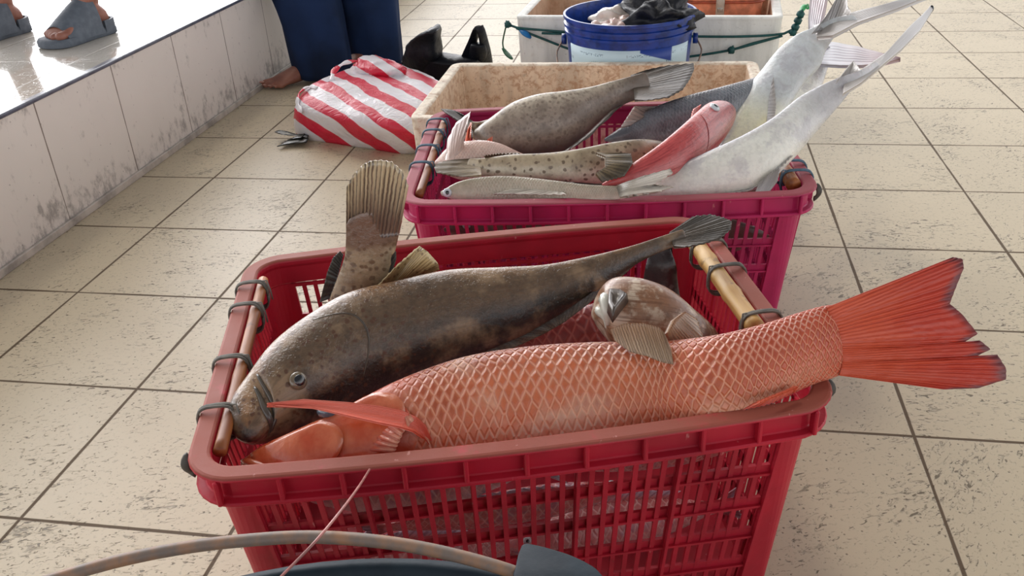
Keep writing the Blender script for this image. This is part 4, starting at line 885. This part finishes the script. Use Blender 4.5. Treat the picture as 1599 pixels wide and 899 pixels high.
for k, (x, y, z, dr, ln, hh, lb_) in enumerate((
    (-.09, -.150, .205, .03, .26, .030, 'pink fish behind the top slots at the left of the red crate\'s front wall'),
    (.125, -.152, .208, 3.12, .24, .027, 'pink silver fish behind the top slots at the right of the red crate\'s front wall'),
    (-.02, -.145, .150, 3.2, .30, .030, 'pink striped fish behind the second row of slots, middle of the red crate'),
    (-.13, -.12, .06, .05, .28, .032, 'pink fish near the bottom left of the red crate, seen through slots'),
    (.12, -.12, .08, .08, .28, .03, 'pink fish near the bottom right of the red crate, seen through slots'))):
    loose_fish('fish', lb_, inside(x, y, z), af + dr, ln, hh, F_PK2, F_PKF, FG)
F_GY2 = fish_mat('brown_grey_skin', (80, 66, 58), (112, 94, 82), (150, 132, 118), rough=.3, coat=.4, blotch=((60, 50, 46), 30, .5, .66, .6))
for k, (x, y, z, dr, ln, hh, lb_) in enumerate((
    (-.02, .10, .12, .1, .42, .045, 'brown fish low in the red crate against its back wall'),
    (.0, .02, .13, 3.0, .44, .05, 'brown fish in the bottom middle of the red crate under the grouper'))):
    loose_fish('fish', lb_, inside(x, y, z), af + dr, ln, hh, F_GY2, F_GRT, FG)

# --- back crate
F_BG = fish_mat('light_mottled_skin', (196, 184, 164), (152, 138, 124), (96, 84, 82), spots=(120, .4, (104, 88, 76), .55), blotch=((112, 98, 88), 22, .44, .62, .65), rough=.34, coat=.35, edges=(.2, .5), mott=.55, tailc=(116, 102, 90), tail_t=(.75, .92))
F_BGT = fin_mat('light_mottled_fin', (90, 79, 68), (70, 61, 54), (46, 40, 36), 24, .65, rough=.55, coat=.05)
r = fish_thing('grouper', 'big_grouper', 'big pale grey mottled grouper atop the back crate, tail raised toward the foam box', BG)
body('body', 'big_grouper', F_BG, r, 90, 48)
fin('tail_fin', D['big_grouper_tail'], F_BGT, r, .002, .0008, 20, 12, per=9)
fin('anal_fin', D['big_grouper_fin'], F_BGT, r, .002, .001, 30, 6)
F_SM = fish_mat('brown_spotted_skin', (140, 116, 88), (132, 106, 80), (150, 126, 100), spots=(90, .4, (72, 50, 36), .8), rough=.3, coat=.35)
r = fish_thing('grouper', 'small_tail_fish', 'brown spotted fish at the magenta crate\'s back left corner, tail fin leftward', BG)
body('body', 'small_tail_fish', F_SM, r, 40, 30); fin('tail_fin', D['small_tail_fish_tail'], F_BGT, r)
F_SP = fish_mat('cream_spotted_skin', (140, 122, 94), (184, 168, 140), (214, 206, 186), spots=(100, .36, (84, 64, 44), .8), blotch=((118, 100, 76), 18, .5, .68, .5), rough=.3, coat=.4, edges=(.35, .65))
F_SPT = fin_mat('olive_fin', (150, 132, 104), (108, 94, 72), (74, 62, 46), 16, .65, rough=.5, coat=.1)
F_SPP = fin_mat('dark_olive_fin', (120, 104, 78), (78, 68, 52), (56, 46, 34), 14, .7, rough=.5, coat=.1)
r = fish_thing('grouper', 'spotted', 'slim cream fish with brown spots, lying with its tail toward the left lashings', BG)
bd, f = body('body', 'spotted', F_SP, r, 80, 40)
fin('tail_fin', D['spotted_tail'], F_SPT, r); fin('dorsal_fin', D['spotted_dorsal'], F_SPT, r, .0015); fin('pectoral_fin', D['spotted_pec'], F_SPP, r, .002)
F_SI = fish_mat('silver_grey_skin', (158, 146, 124), (186, 176, 156), (214, 208, 194), scales=(14, 24, (206, 198, 180), .35, (140, 130, 112), .3), rough=.25, coat=.5, scale_t=(.15, .2))
F_SIT = fin_mat('silver_fin', (186, 178, 164), (212, 204, 192), (140, 128, 118), 14, .4)
r = fish_thing('fish', 'silver', 'silvery grey fish lying along the front rim of the magenta crate, forked tail right', BG)
bd, f = body('body', 'silver', F_SI, r, 80, 40, dome=(.7, .3))
fin('tail_fin', D['silver_tail'], F_SIT, r); fin('pectoral_fin', D['silver_fin'], F_SIT, r, .0015); eye('silver_eye', f, .007, MT['eye_white'], r, .5, .4)
F_PI = fish_mat('pale_pink_skin', (222, 180, 164), (228, 196, 182), (230, 204, 192), scales=(24, 46, (240, 220, 208), .5, (206, 160, 148), .4), rough=.28, coat=.5, scale_t=(.0, .02))
F_PIF = fin_mat('pale_pink_fin', (200, 172, 160), (190, 172, 166), (170, 146, 140), 12, .4)
F_ORF = fin_mat('orange_fin', (232, 120, 96), (236, 140, 112), (200, 90, 72), 4, .3)
r = fish_thing('fish', 'pink', 'round pale pink fish at the left of the back crate with fins up', BG)
body('body', 'pink', F_PI, r, 60, 40)
fin('pectoral_fin', D['pink_pec'], F_PIF, r, .002, .0006, 8, 12); fin('pelvic_fin', D['pink_spine'], F_ORF, r, .002); fin('spine_fin', D['pink_spineb'], F_ORF, r, .002)
F_BL = fish_mat('blue_grey_skin', (96, 88, 90), (122, 128, 136), (158, 164, 170), blotch=((70, 74, 84), 28, .45, .62, .6), scales=(16, 30, (140, 144, 150), .3, (74, 78, 88), .3), rough=.26, coat=.5, scale_t=(.1, .15))
F_BLF = fin_mat('grey_pink_fin', (140, 124, 116), (168, 144, 134), (92, 84, 84), 10, .5)
r = fish_thing('fish', 'grey', 'dark blue-grey fish behind the red fish in the back crate', BG)
body('body', 'grey', F_BL, r, 70, 40); fin('pectoral_fin', D['grey_fin'], F_BLF, r)
F_RE = fish_mat('rosy_red_skin', (206, 82, 70), (190, 78, 78), (198, 104, 104), streak=((140, 40, 46), .75), rough=.28, coat=.5, mott=.2)
F_REF = fin_mat('rosy_fin', (214, 96, 84), (222, 112, 98), (180, 70, 66), 8, .4)
F_REL = plain('rosy_lip', (150, 44, 44), .25, coat=.6, c2=(120, 36, 38))
r = fish_thing('snapper', 'red', 'rosy red fish lying slantwise in the back crate, head up at the right', BG)
bd, f = body('body', 'red', F_RE, r, 80, 44, dome=(.4, .5))
fin('dorsal_fin', D['red_fin'], F_REF, r); eye('red_eye', f, .009, MT['eye_white'], r, .55, .3)
ridge('gill_edge', f, [(.62, .5), (.6, 1.0), (.56, 1.6), (.5, 2.3)], .001, F_REL, r)
# --- silver-white trevallies
F_TR = fish_mat('trevally_skin', (150, 148, 154), (234, 232, 204), (240, 234, 190), blotch=((172, 168, 178), 26, .5, .66, .4), rough=.26, coat=.5, edges=(.3, .55), bumpk=.7, mott=.2, wet=1.0, tailc=(206, 212, 214), tail_t=(.3, .55))
F_TR2 = fish_mat('trevally_grey_skin', (150, 146, 152), (236, 236, 226), (240, 238, 226), blotch=((164, 158, 168), 26, .5, .66, .4), rough=.26, coat=.5, bumpk=.7, mott=.22, wet=1.0, tailc=(196, 196, 198), tail_t=(.5, .8))
F_TRF = fin_mat('trevally_fin', (206, 204, 204), (186, 180, 174), (136, 130, 130), 12, .4, rough=.42, coat=.2)
F_TRP = fin_mat('trevally_pink_fin', (176, 150, 152), (158, 158, 166), (120, 100, 108), 8, .5, rough=.3)
r = fish_thing('trevally', 'trev', 'silver trevally with yellowish belly standing up at the crate\'s right back, long forked tail', BG)
body('body', 'trev', F_TR, r, 80, 44); fin('tail_fin', D['trev_tail'], F_TRF, r, .003, .0003, 4, 8, swap=True, taper=False); fin('tail_lobe', D['trev_lobe'], F_TRF, r, .002, .0003, 6, 10); fin('anal_fin', D['trev_fin'], F_TRF, r, .0015)
r = fish_thing('trevally', 'trev2', 'long white trevally along the crate\'s front right, sickle tail with a black tip', BG)
body('body', 'trev2', F_TR2, r, 80, 44); fin('tail_fin', D['trev2_tail'], F_TRF, r, .003, .0003, 4, 8, swap=True, taper=False); fin('tail_lobe', D['trev2_lobe'], F_TRF, r, .002, .0003, 6, 8); fin('ventral_fin', D['trev2_fin'], F_TRF, r, .0015, .001, 16, 6)
m = MB(); q = D['trev2_tip'][0]; m.ball(q, .005, 12, 8, (1, .7, 1.4)); build('tail_tip', m, MT['eye_dark'], r)
r = fish_thing('trevally', 'trev3', 'third trevally mostly hidden behind the other two, pinkish grey forked tail showing', BG)
body('body', 'trev3', F_TR2, r, 50, 36); fin('tail_fin', D['trev3_tail'], F_TRP, r, .003, .0004, 4, 10, swap=True, taper=False); fin('tail_lobe', D['trev3_lobe'], F_TRP, r, .002, .0004, 4, 8, swap=True, taper=False)
r = fish_thing('fish', 'little', 'small silver fish under the trevally, one pale fin sticking up by the right bamboo', BG)
body('body', 'little', F_SI, r, 40, 30); fin('pectoral_fin', D['little_fin'], F_TRF, r, .0018)
for k, (x, y, z, dr, ln, hh, lb_) in enumerate((
    (-.06, -.10, .20, .02, .40, .045, 'grey fish under the silvery fish in the magenta crate'),
    (.05, .05, .18, 3.0, .44, .055, 'grey fish in the middle of the magenta crate under the rosy fish'),
    (-.1, .06, .19, .2, .36, .05, 'grey fish under the pale pink fish at the left of the magenta crate'),
    (.14, -.09, .17, 3.1, .26, .045, 'grey fish low at the right of the magenta crate, behind its slots'))):
    loose_fish('fish', lb_, inside(x, y, z, lb, ab), ab + dr, ln, hh, F_GY2, F_GRT, BG)

# ------------------------------------------------------------------ foam boxes
def foam_box(label, corner, L, W, H, rz, wall, mat_out, mat_in, group):
    r = thing('foam_box', label, 'box', (corner[0], corner[1], 0), rz, group)
    def rr(i, z, rad=.03):
        return [(x + L/2, y + W/2, zz) for x, y, zz in rrect(i, z, rad, 5, L, W)]
    m = MB(); m.rings([rr(.018, 0), rr(.014, .004), rr(.004, H - .012), rr(0.002, H - .004), rr(.006, H), rr(wall - .004, H), rr(wall, H - .004)], cap0=True)
    build('shell', m, mat_out, r, local=True, smooth=False, mods=[BEV(.003, 2)])
    m = MB(); m.rings([rr(wall - .0005, H - .003), rr(wall + .014, .035), rr(wall + .02, .03)], cap1=True)
    m.f = [tuple(reversed(f)) for f in m.f]
    build('lining', m, mat_in, r, local=True, smooth=False)
    return r
FB = foam_box('stained beige foam box behind the magenta crate', (1.005*.3, -1.79*.3), .752, .445, .24, math.radians(.4), .03, MT['foam'], MT['foam_in'], 'foam boxes')
FB2 = foam_box('white foam box tied with green cord, farthest back behind the blue bucket', (1.33*.3, .93*.3), .742, .42, .27, math.radians(-3.5), .03, MT['foam_w'], MT['foam_p'], 'foam boxes')

# green cord round the far box
m = MB()
for P in D['cord']: m.tube(catmull(P, 30), .0035, 7)
for q in D['cord_knots']: m.ball(q, .010, 12, 8, (1, 1, 1), .5, 2.5, q[0])
co = build('cord', m, MT['cord'], origin=D['cord'][0][0]); tag(co, 'green cord stretched around the white foam box, knotted at both corners', 'cord')
for P in D['cord_tail']:
    m = MB(); m.tube(catmull(P, 12), .0025, 6); build('cord_end', m, MT['cord_t'], co)
for P in D['cord_tag']:
    m = MB(); m.tube(catmull(P, 10), [.004 + .007 * math.sin(math.pi * (k + 1) / 11) for k in range(10)], 8, flat=.4); build('strap_end', m, MT['cord_t'], co)
m = MB(); m.tube(catmull(D['blue_tag'], 12), [.004 + .010 * math.sin(math.pi * (k + .5) / 12) for k in range(12)], 8, flat=.5); build('blue_knot', m, MT['bluetag'], co)
m = MB(); m.tube(catmull(D['green_leaf'], 12), [.003 + .006 * math.sin(math.pi * (k + .5) / 12) for k in range(12)], 8, flat=.3); build('green_knot', m, MT['leaf'], co)

# orange container standing in the far box
r = thing('container', 'orange plastic container with a metal clasp standing in the white foam box', 'container', (3.28*.3, 1.62*.3, .03), math.radians(-3.5))
def orr(i, z, L=.245, W=.20): return rrect(i, z, .05, 6, L, W)
m = MB(); m.rings([orr(.03, 0), orr(.022, .006), orr(.006, .23), orr(.004, .25), orr(.0, .255), orr(.0, .275), orr(.006, .28), orr(.02, .284)], cap0=True, cap1=True)
build('shell', m, MT['orange'], r, local=True, smooth=True, mods=[BEV(.003)])
m = MB(); m.rings([orr(-.003, .246), orr(-.003, .252), orr(.004, .252), orr(.004, .246)], loop=True); build('lid_seam', m, MT['orange_d'], r, local=True)
m = MB(); m.box(-.012, .012, -.112, -.098, .215, .262); m.cyl((0, -.112, .225), .008, .012, 12); cl_ = build('clasp', m, MT['metal'], r, local=True, smooth=False, mods=[BEV(.002)])

# blue bucket
BX, BY, BZ = 2.45*.3, .25*.3, .325
r = thing('bucket', 'blue plastic bucket with a pale worn label in front of the white foam box', 'bucket', (BX, BY, 0))
R0 = .168
pr_ = [(R0*.84, 0), (R0*.86, .004), (R0*.955, BZ - .055), (R0*.958, BZ - .045), (R0*.99, BZ - .044), (R0*.99, BZ - .038), (R0*.965, BZ - .036), (R0*.968, BZ - .028), (R0*1.0, BZ - .027), (R0*1.0, BZ - .021), (R0*.97, BZ - .019), (R0*.975, BZ - .010), (R0*1.01, BZ - .008), (R0*1.01, BZ), (R0*.975, BZ), (R0*.95, BZ - .02), (R0*.93, BZ - .08), (R0*.83, .006), (.002, .006), (.002, 0)]
m = MB(); m.lathe((0, 0, 0), pr_, 72); build('shell', m, MT['blue'], r, local=True, mods=[('EDGE_SPLIT', dict(split_angle=math.radians(40)))])
m = MB(); R = []
for i in range(9):
    t = i / 8; h = .04 + (BZ - .062 - .04) * t; rad = R0 * (.86 + .095 * (h - .004) / (BZ - .059)) + .0012
    R.append([(rad * math.cos(math.radians(a)), rad * math.sin(math.radians(a)), h) for a in np.linspace(206, 338, 48)])
m.rings(R, closed=False)
build('label_sticker', m, MT['label'], r, local=True, mods=[SOLID(.0006)])
for sg in (-1, 1):
    m = MB(); m.cyl((0, 0, 0), .014, .012, 16); m.v = [(sg * (R0 * .97 + z), y, BZ - .07 + x) for x, y, z in m.v]
    build('handle_ear', m, MT['blue'], r, local=True)
m = MB(); m.tube(catmull([(-.172, 0, BZ - .07), (-.185, -.04, BZ - .10), (-.15, -.13, BZ - .135), (-.0, -.195, BZ - .16), (.15, -.13, BZ - .125), (.185, -.04, BZ - .095), (.172, 0, BZ - .07)], 48), .0022, 8)
build('wire_handle', m, MT['wire'], r, local=True)
# pieces of raw fish and a black bag in the bucket
for k, (x, y, z, sx, sy, sz, mt, lb_) in enumerate((
    (-.075, -.075, .285, .045, .035, .03, 'pale', 'pale pink raw piece at the left edge of the blue bucket'),
    (-.025, -.085, .290, .042, .036, .032, 'pale', 'pale pink raw piece at the front of the blue bucket'),
    (-.045, -.02, .305, .05, .04, .032, 'white_flesh', 'white raw piece on top of the heap in the blue bucket'),
    (.012, -.05, .295, .035, .045, .032, 'pale', 'pale pink raw piece beside the black bag in the bucket'))):
    m = MB(); m.ball((0, 0, 0), 1, 28, 18, (sx, sy, sz), .55, 1.8, k * 7.3)
    m.v = [(vx + BX + x, vy + BY + y, vz + z) for vx, vy, vz in m.v]
    tag(build('fish_piece', m, MT[mt], origin=(BX + x, BY + y, z)), lb_, 'fish', 'raw pieces in the blue bucket')
m = MB(); m.ball((0, 0, 0), 1, 40, 26, (.085, .085, .05), .75, 2.4, 3)
m.v = [(vx + BX + .068, vy + BY - .03, vz + .31) for vx, vy, vz in m.v]
tag(build('plastic_bag', m, MT['black'], origin=(BX + .068, BY - .03, .31)), 'crumpled black plastic bag stuffed into the blue bucket', 'bag')

# ------------------------------------------------------------------ bags on the floor
def closed_resample(P, n):
    P = np.array(P, float); k = len(P); out = []
    for t in np.linspace(0, k, n, endpoint=False):
        i = int(t); u = t - i; p0, p1, p2, p3 = P[(i-1) % k], P[i % k], P[(i+1) % k], P[(i+2) % k]
        out.append(.5 * (2*p1 + (p2 - p0)*u + (2*p0 - 5*p1 + 4*p2 - p3)*u*u + (3*p1 - p0 - 3*p2 + p3)*u**3))
    return np.array(out)
def sack(rings, n=72, rows=26, amp=.01, fr=14, seed=0):
    R = np.array([closed_resample(r, n) for r in rings])
    cols = [catmull(R[:, k], rows) for k in range(n)]
    G = np.array(cols).transpose(1, 0, 2); c = G.reshape(-1, 3).mean(0)
    for i in range(rows):
        for k in range(n):
            p = Vector(G[i, k]); d = (p - Vector(c)).normalized()
            w = min(1, i / 3)
            e = mnoise.noise(p * fr + Vector((seed, 0, 0))) + .6 * (abs(mnoise.noise(p * fr * 2.1 + Vector((0, seed, 0)))) - .3)
            G[i, k] = p + d * amp * e * w
    m = MB(); m.rings([list(r) for r in G], cap0=True, cap1=True); return m
r = thing('plastic_bag', 'red and white striped plastic bag lying full on the floor by the bare foot', 'bag', (0.0, .13, 0))
build('sack', sack(D['striped'], amp=.012, fr=13, seed=2), MT['stripe'], r)
build('gathered_neck', sack(D['striped_knot'], 40, 16, .014, 22, 5), MT['stripe'], r)
for P in D['striped_handle']:
    m = MB(); q = catmull(P, 22); m.tube(q, [.008 + .003 * math.cos(k) for k in range(22)], 10, flat=.35)
    build('handle_loop', m, MT['stripe'], r)
r = fish_r = thing('fish', 'fish with dark thin tail fin poking out under the striped bag\'s left end', 'fish', D['bagfish'][0][0][0])
for k, dd in enumerate(D['bagfish']): fin('tail_lobe', dd, F_DKF, r, .0015)
r = thing('plastic_bag', 'black plastic carrier bag standing on the floor behind the striped bag', 'bag', (.06, .68, 0))
build('sack', sack(D['black'], amp=.014, fr=15, seed=9), MT['black'], r)
build('bag_ear', sack(D['black_ear'], 36, 18, .010, 20, 4), MT['black'], r)
build('gathered_neck', sack(D['black_gather'], 30, 12, .006, 26, 3), MT['black'], r)
for P in D['black_handle']:
    m = MB(); q = catmull(P, 28); m.tube(q, [.012 + .010 * abs(k - 13.5) / 13.5 for k in range(28)], 10, flat=.4); build('handle_loop', m, MT['black'], r)

# ------------------------------------------------------------------ dark blue tub in front
TC = np.array((2.289*.3, -7.197*.3)); TR = 1.155*.3; TZ = .33
r = thing('tub', 'dark blue rubber tub with rusty wire handle at the bottom edge in front', 'tub', (float(TC[0]), float(TC[1]), 0))
m = MB(); m.lathe((0, 0, 0), [(TR*.78, 0), (TR*.8, .006), (TR*.965, TZ - .014), (TR*.995, TZ - .012), (TR, TZ - .006), (TR*.995, TZ), (TR*.972, TZ), (TR*.962, TZ - .008), (TR*.78, .012), (.002, .012), (.002, 0)], 96)
build('shell', m, MT['tub'], r, local=True)
m = MB(); m.tube(catmull(D['handle'], 60), .0048, 10); build('wire_handle', m, MT['wire'], r)
m = sack(D['lug'][::-1], 48, 8, .0, 10, 1); build('grip_lug', m, MT['tub'], r, mods=[BEV(.003, 2)])
m = MB(); m.tube(catmull(D['line'], 40), .0011, 6)
tag(build('fishing_line', m, MT['line'], origin=D['line'][0]), 'thin pinkish line hanging from the red crate\'s front rim to the tub', 'line')

# ------------------------------------------------------------------ people (only their legs come into the picture)
def leg(mb, hip, knee, ankle, toe, rs, lift=0):
    """leg and bare foot as overlapping lofts; remeshed into one skin"""
    P = catmull([hip, ((np.array(hip) + knee) / 2), knee, (np.array(knee) * .6 + np.array(ankle) * .4), ankle], 40)
    rr = np.interp(np.linspace(0, 1, 40), [0, .3, .5, .64, .85, 1], rs)
    mb.tube(P, list(rr), 20)
    A, T = np.array(ankle, float), np.array(toe, float)
    d = T - A; d[2] = 0; Lf = np.linalg.norm(d); d /= Lf; sd = np.array((-d[1], d[0], 0)); z0 = T[2]
    R = []
    for u, w, h, zc in ((-.32, .012, .012, .03), (-.29, .026, .026, .032), (-.15, .031, .036, .040), (0, .031, .046, .05), (.25, .034, .036, .042), (.5, .040, .026, .030), (.72, .046, .017, .022), (.82, .046, .013, .017), (.86, .040, .010, .015)):
        c = A + d * Lf * u; c[2] = z0 + zc
        R.append([c + sd * w * math.cos(a) + np.array((0, 0, max(h * math.sin(a), z0 + .002 - c[2]))) for a in np.linspace(0, 2*math.pi, 21)[:-1]])
    mb.rings(R, cap0=True, cap1=True)
    return A, d, sd, Lf, z0
def toes(mb, A, d, sd, Lf, z0, side):
    out = []
    for k, (off, ln, rad) in enumerate(((-.033, 1.0, .0125), (-.013, 1.01, .009), (.004, .97, .0085), (.020, .92, .008), (.035, .86, .0075))):
        o = off * side
        P = [A + d * Lf * .72 + sd * o * .95, A + d * Lf * (ln - .09) + sd * o, A + d * Lf * (ln - .02) + sd * o]
        P[0][2] = z0 + .018; P[1][2] = z0 + .016; P[2][2] = z0 + rad + .001
        q = catmull(P, 10); mb.tube(q, [rad * v for v in (.9, 1, 1, .98, .95, 1, 1.03, 1, .8, .4)], 12)
        out.append((P[2] - d * .004 + np.array((0, 0, rad * .82)), rad))
    return out
RM = [('REMESH', dict(mode='VOXEL', voxel_size=.004, use_smooth_shade=True)), ('SMOOTH', dict(factor=.5, iterations=3))]
def nails(lst, d, root):
    for p, rad in lst:
        m = MB(); m.ball(tuple(p), rad * .72, 12, 8, (1, 1, .28)); build('toe_nail', m, MT['nail'], root)
def A3(x, y, z): return np.array((x*.3, y*.3, z))
# person in navy trousers, barefoot beside the platform
mb = MB(); nl = []
a1 = leg(mb, A3(-1.05, 2.75, .86), A3(-1.45, 2.2, .47), A3(-1.12, 2.14, .075), A3(-1.60, 1.52, 0), (.085, .075, .058, .055, .038, .036))
nl += toes(mb, *a1, 1)
a2 = leg(mb, A3(-.60, 2.9, .86), A3(-.62, 2.55, .47), A3(-.62, 2.62, .075), A3(-1.0, 1.95, 0), (.085, .075, .058, .055, .038, .036))
nl += toes(mb, *a2, -1)
mb.ball(tuple(A3(-.83, 2.85, .90)), .15, 24, 16, (1.15, .8, .8))
pp = build('person', mb, MT['skin'], origin=(float(a1[0][0]), float(a1[0][1]), 0), mods=RM)
tag(pp, 'person standing barefoot in wide navy trousers behind the striped bag', 'person', 'people standing in the market')
nails(nl, None, pp)
mb = MB()
def trouser(P, rs, fl=.85):
    q = catmull(P, 46); rr = np.interp(np.linspace(0, 1, 46), np.linspace(0, 1, len(rs)), rs)
    n = 40; R = []; T = np.gradient(q, axis=0)
    for i in range(46):
        ring = []
        for k in range(n):
            a = 2*math.pi*k/n
            w = rr[i] * (1 + .07 * math.sin(3*a + i*.10) + .05 * math.sin(7*a - i*.2) * (i/46))
            ring.append(q[i] + np.array((w*math.cos(a), w*fl*math.sin(a), 0)))
        R.append(ring)
    inner = [[p + (c - p) * .06 for p in rg] for rg, c in zip(R[::-1], q[::-1])]
    mb.rings(R + inner, loop=True)
trouser([A3(-1.0, 2.75, .90), A3(-1.36, 2.3, .47), A3(-1.18, 2.16, .22), A3(-1.03, 1.92, .02)], [.14, .134, .116, .098])
trouser([A3(-.66, 2.9, .90), A3(-.66, 2.65, .5), A3(-.63, 2.6, .22), A3(-.62, 2.55, .012)], [.14, .115, .104, .098])
mb.ball(tuple(A3(-.83, 2.85, .90)), .17, 28, 18, (1.15, .82, .75))
build('trousers', mb, MT['trouser'], pp)
# person on the platform in grey clogs
mb = MB()
b1 = leg(mb, A3(-2.75, .3, 1.15), A3(-2.62, .15, .75), A3(-2.38, -.10, .385), A3(-2.52, -.555, .312), (.08, .07, .055, .052, .036, .034))
tl = toes(mb, *b1, -1)
b2 = leg(mb, A3(-3.25, .5, 1.15), A3(-3.3, .2, .75), A3(-3.31, -.02, .385), A3(-3.45, -.475, .312), (.08, .07, .055, .052, .036, .034))
tl += toes(mb, *b2, 1)
mb.ball(tuple(A3(-3.0, .4, 1.18)), .15, 24, 16, (1.15, .8, .8))
pq = build('person', mb, MT['skin'], origin=(float(b1[0][0]), float(b1[0][1]), .3), mods=RM)
tag(pq, 'person standing on the raised platform in grey clogs, bare ankles showing', 'person', 'people standing in the market')
mb = MB()
trouser([A3(-2.78, .32, 1.2), A3(-2.7, .22, .95), A3(-2.62, .15, .78)], [.13, .11, .1]); trouser([A3(-3.25, .48, 1.2), A3(-3.28, .3, .95), A3(-3.3, .2, .78)], [.13, .11, .1])
mb.ball(tuple(A3(-3.0, .4, 1.2)), .165, 28, 18, (1.15, .82, .75))
build('shorts', mb, MT['cloth_d'], pq)
for (A, d, sd, Lf, z0) in (b1, b2):
    m = MB()
    def sole(u, w): return A + d * Lf * u, w
    outl = [(-.42, .0), (-.40, .022), (-.33, .036), (-.15, .040), (.15, .041), (.45, .048), (.75, .054), (.95, .050), (1.06, .034), (1.12, .0)]
    ring = [A + d*Lf*u + sd*w for u, w in outl] + [A + d*Lf*u - sd*w for u, w in outl[-2:0:-1]]
    R = []
    for sc_, z in ((.94, .3), (1.0, .303), (1.0, .316), (.95, .322)):
        c = np.mean(ring, axis=0); rg = [c + (p - c) * sc_ for p in closed_resample(ring, 60)]
        R.append([np.array((p[0], p[1], z)) for p in rg])
    m.rings(R, cap0=True, cap1=True)
    # upper: arch over the foot, open at the toes, with a raised heel counter
    R = []
    for u, w, h in ((.80, .050, .040), (.60, .050, .060), (.36, .048, .082), (.14, .047, .098), (.0, .046, .106)):
        c = A + d*Lf*u
        R.append([c + sd*w*math.cos(a) + np.array((0, 0, .31 - c[2] + h * math.sin(a))) for a in np.linspace(0, math.pi, 19)])
    inn = [[q_ + (np.mean(rg, axis=0) - q_) * .09 for q_ in rg] for rg in R[::-1]]
    m.rings(R + inn, closed=True, loop=True)
    heel = []
    for k in range(13):
        a = math.radians(-95 + 190 * k / 12); c = A + d * Lf * -.10
        p = c - d * .052 * math.cos(a) + sd * .042 * math.sin(a); heel.append(p)
    R = [[np.array((p[0], p[1], z)) for p in heel] for z in (.312, .340)]
    R += [[np.array((p[0], p[1], z)) + (np.array((A[0], A[1], z)) - np.array((p[0], p[1], z))) * .12 for p in heel] for z in (.340, .312)]
    m.rings(R, closed=False, loop=True)
    build('clog', m, MT['clog'], pq, mods=[('EDGE_SPLIT', dict(split_angle=math.radians(50)))])
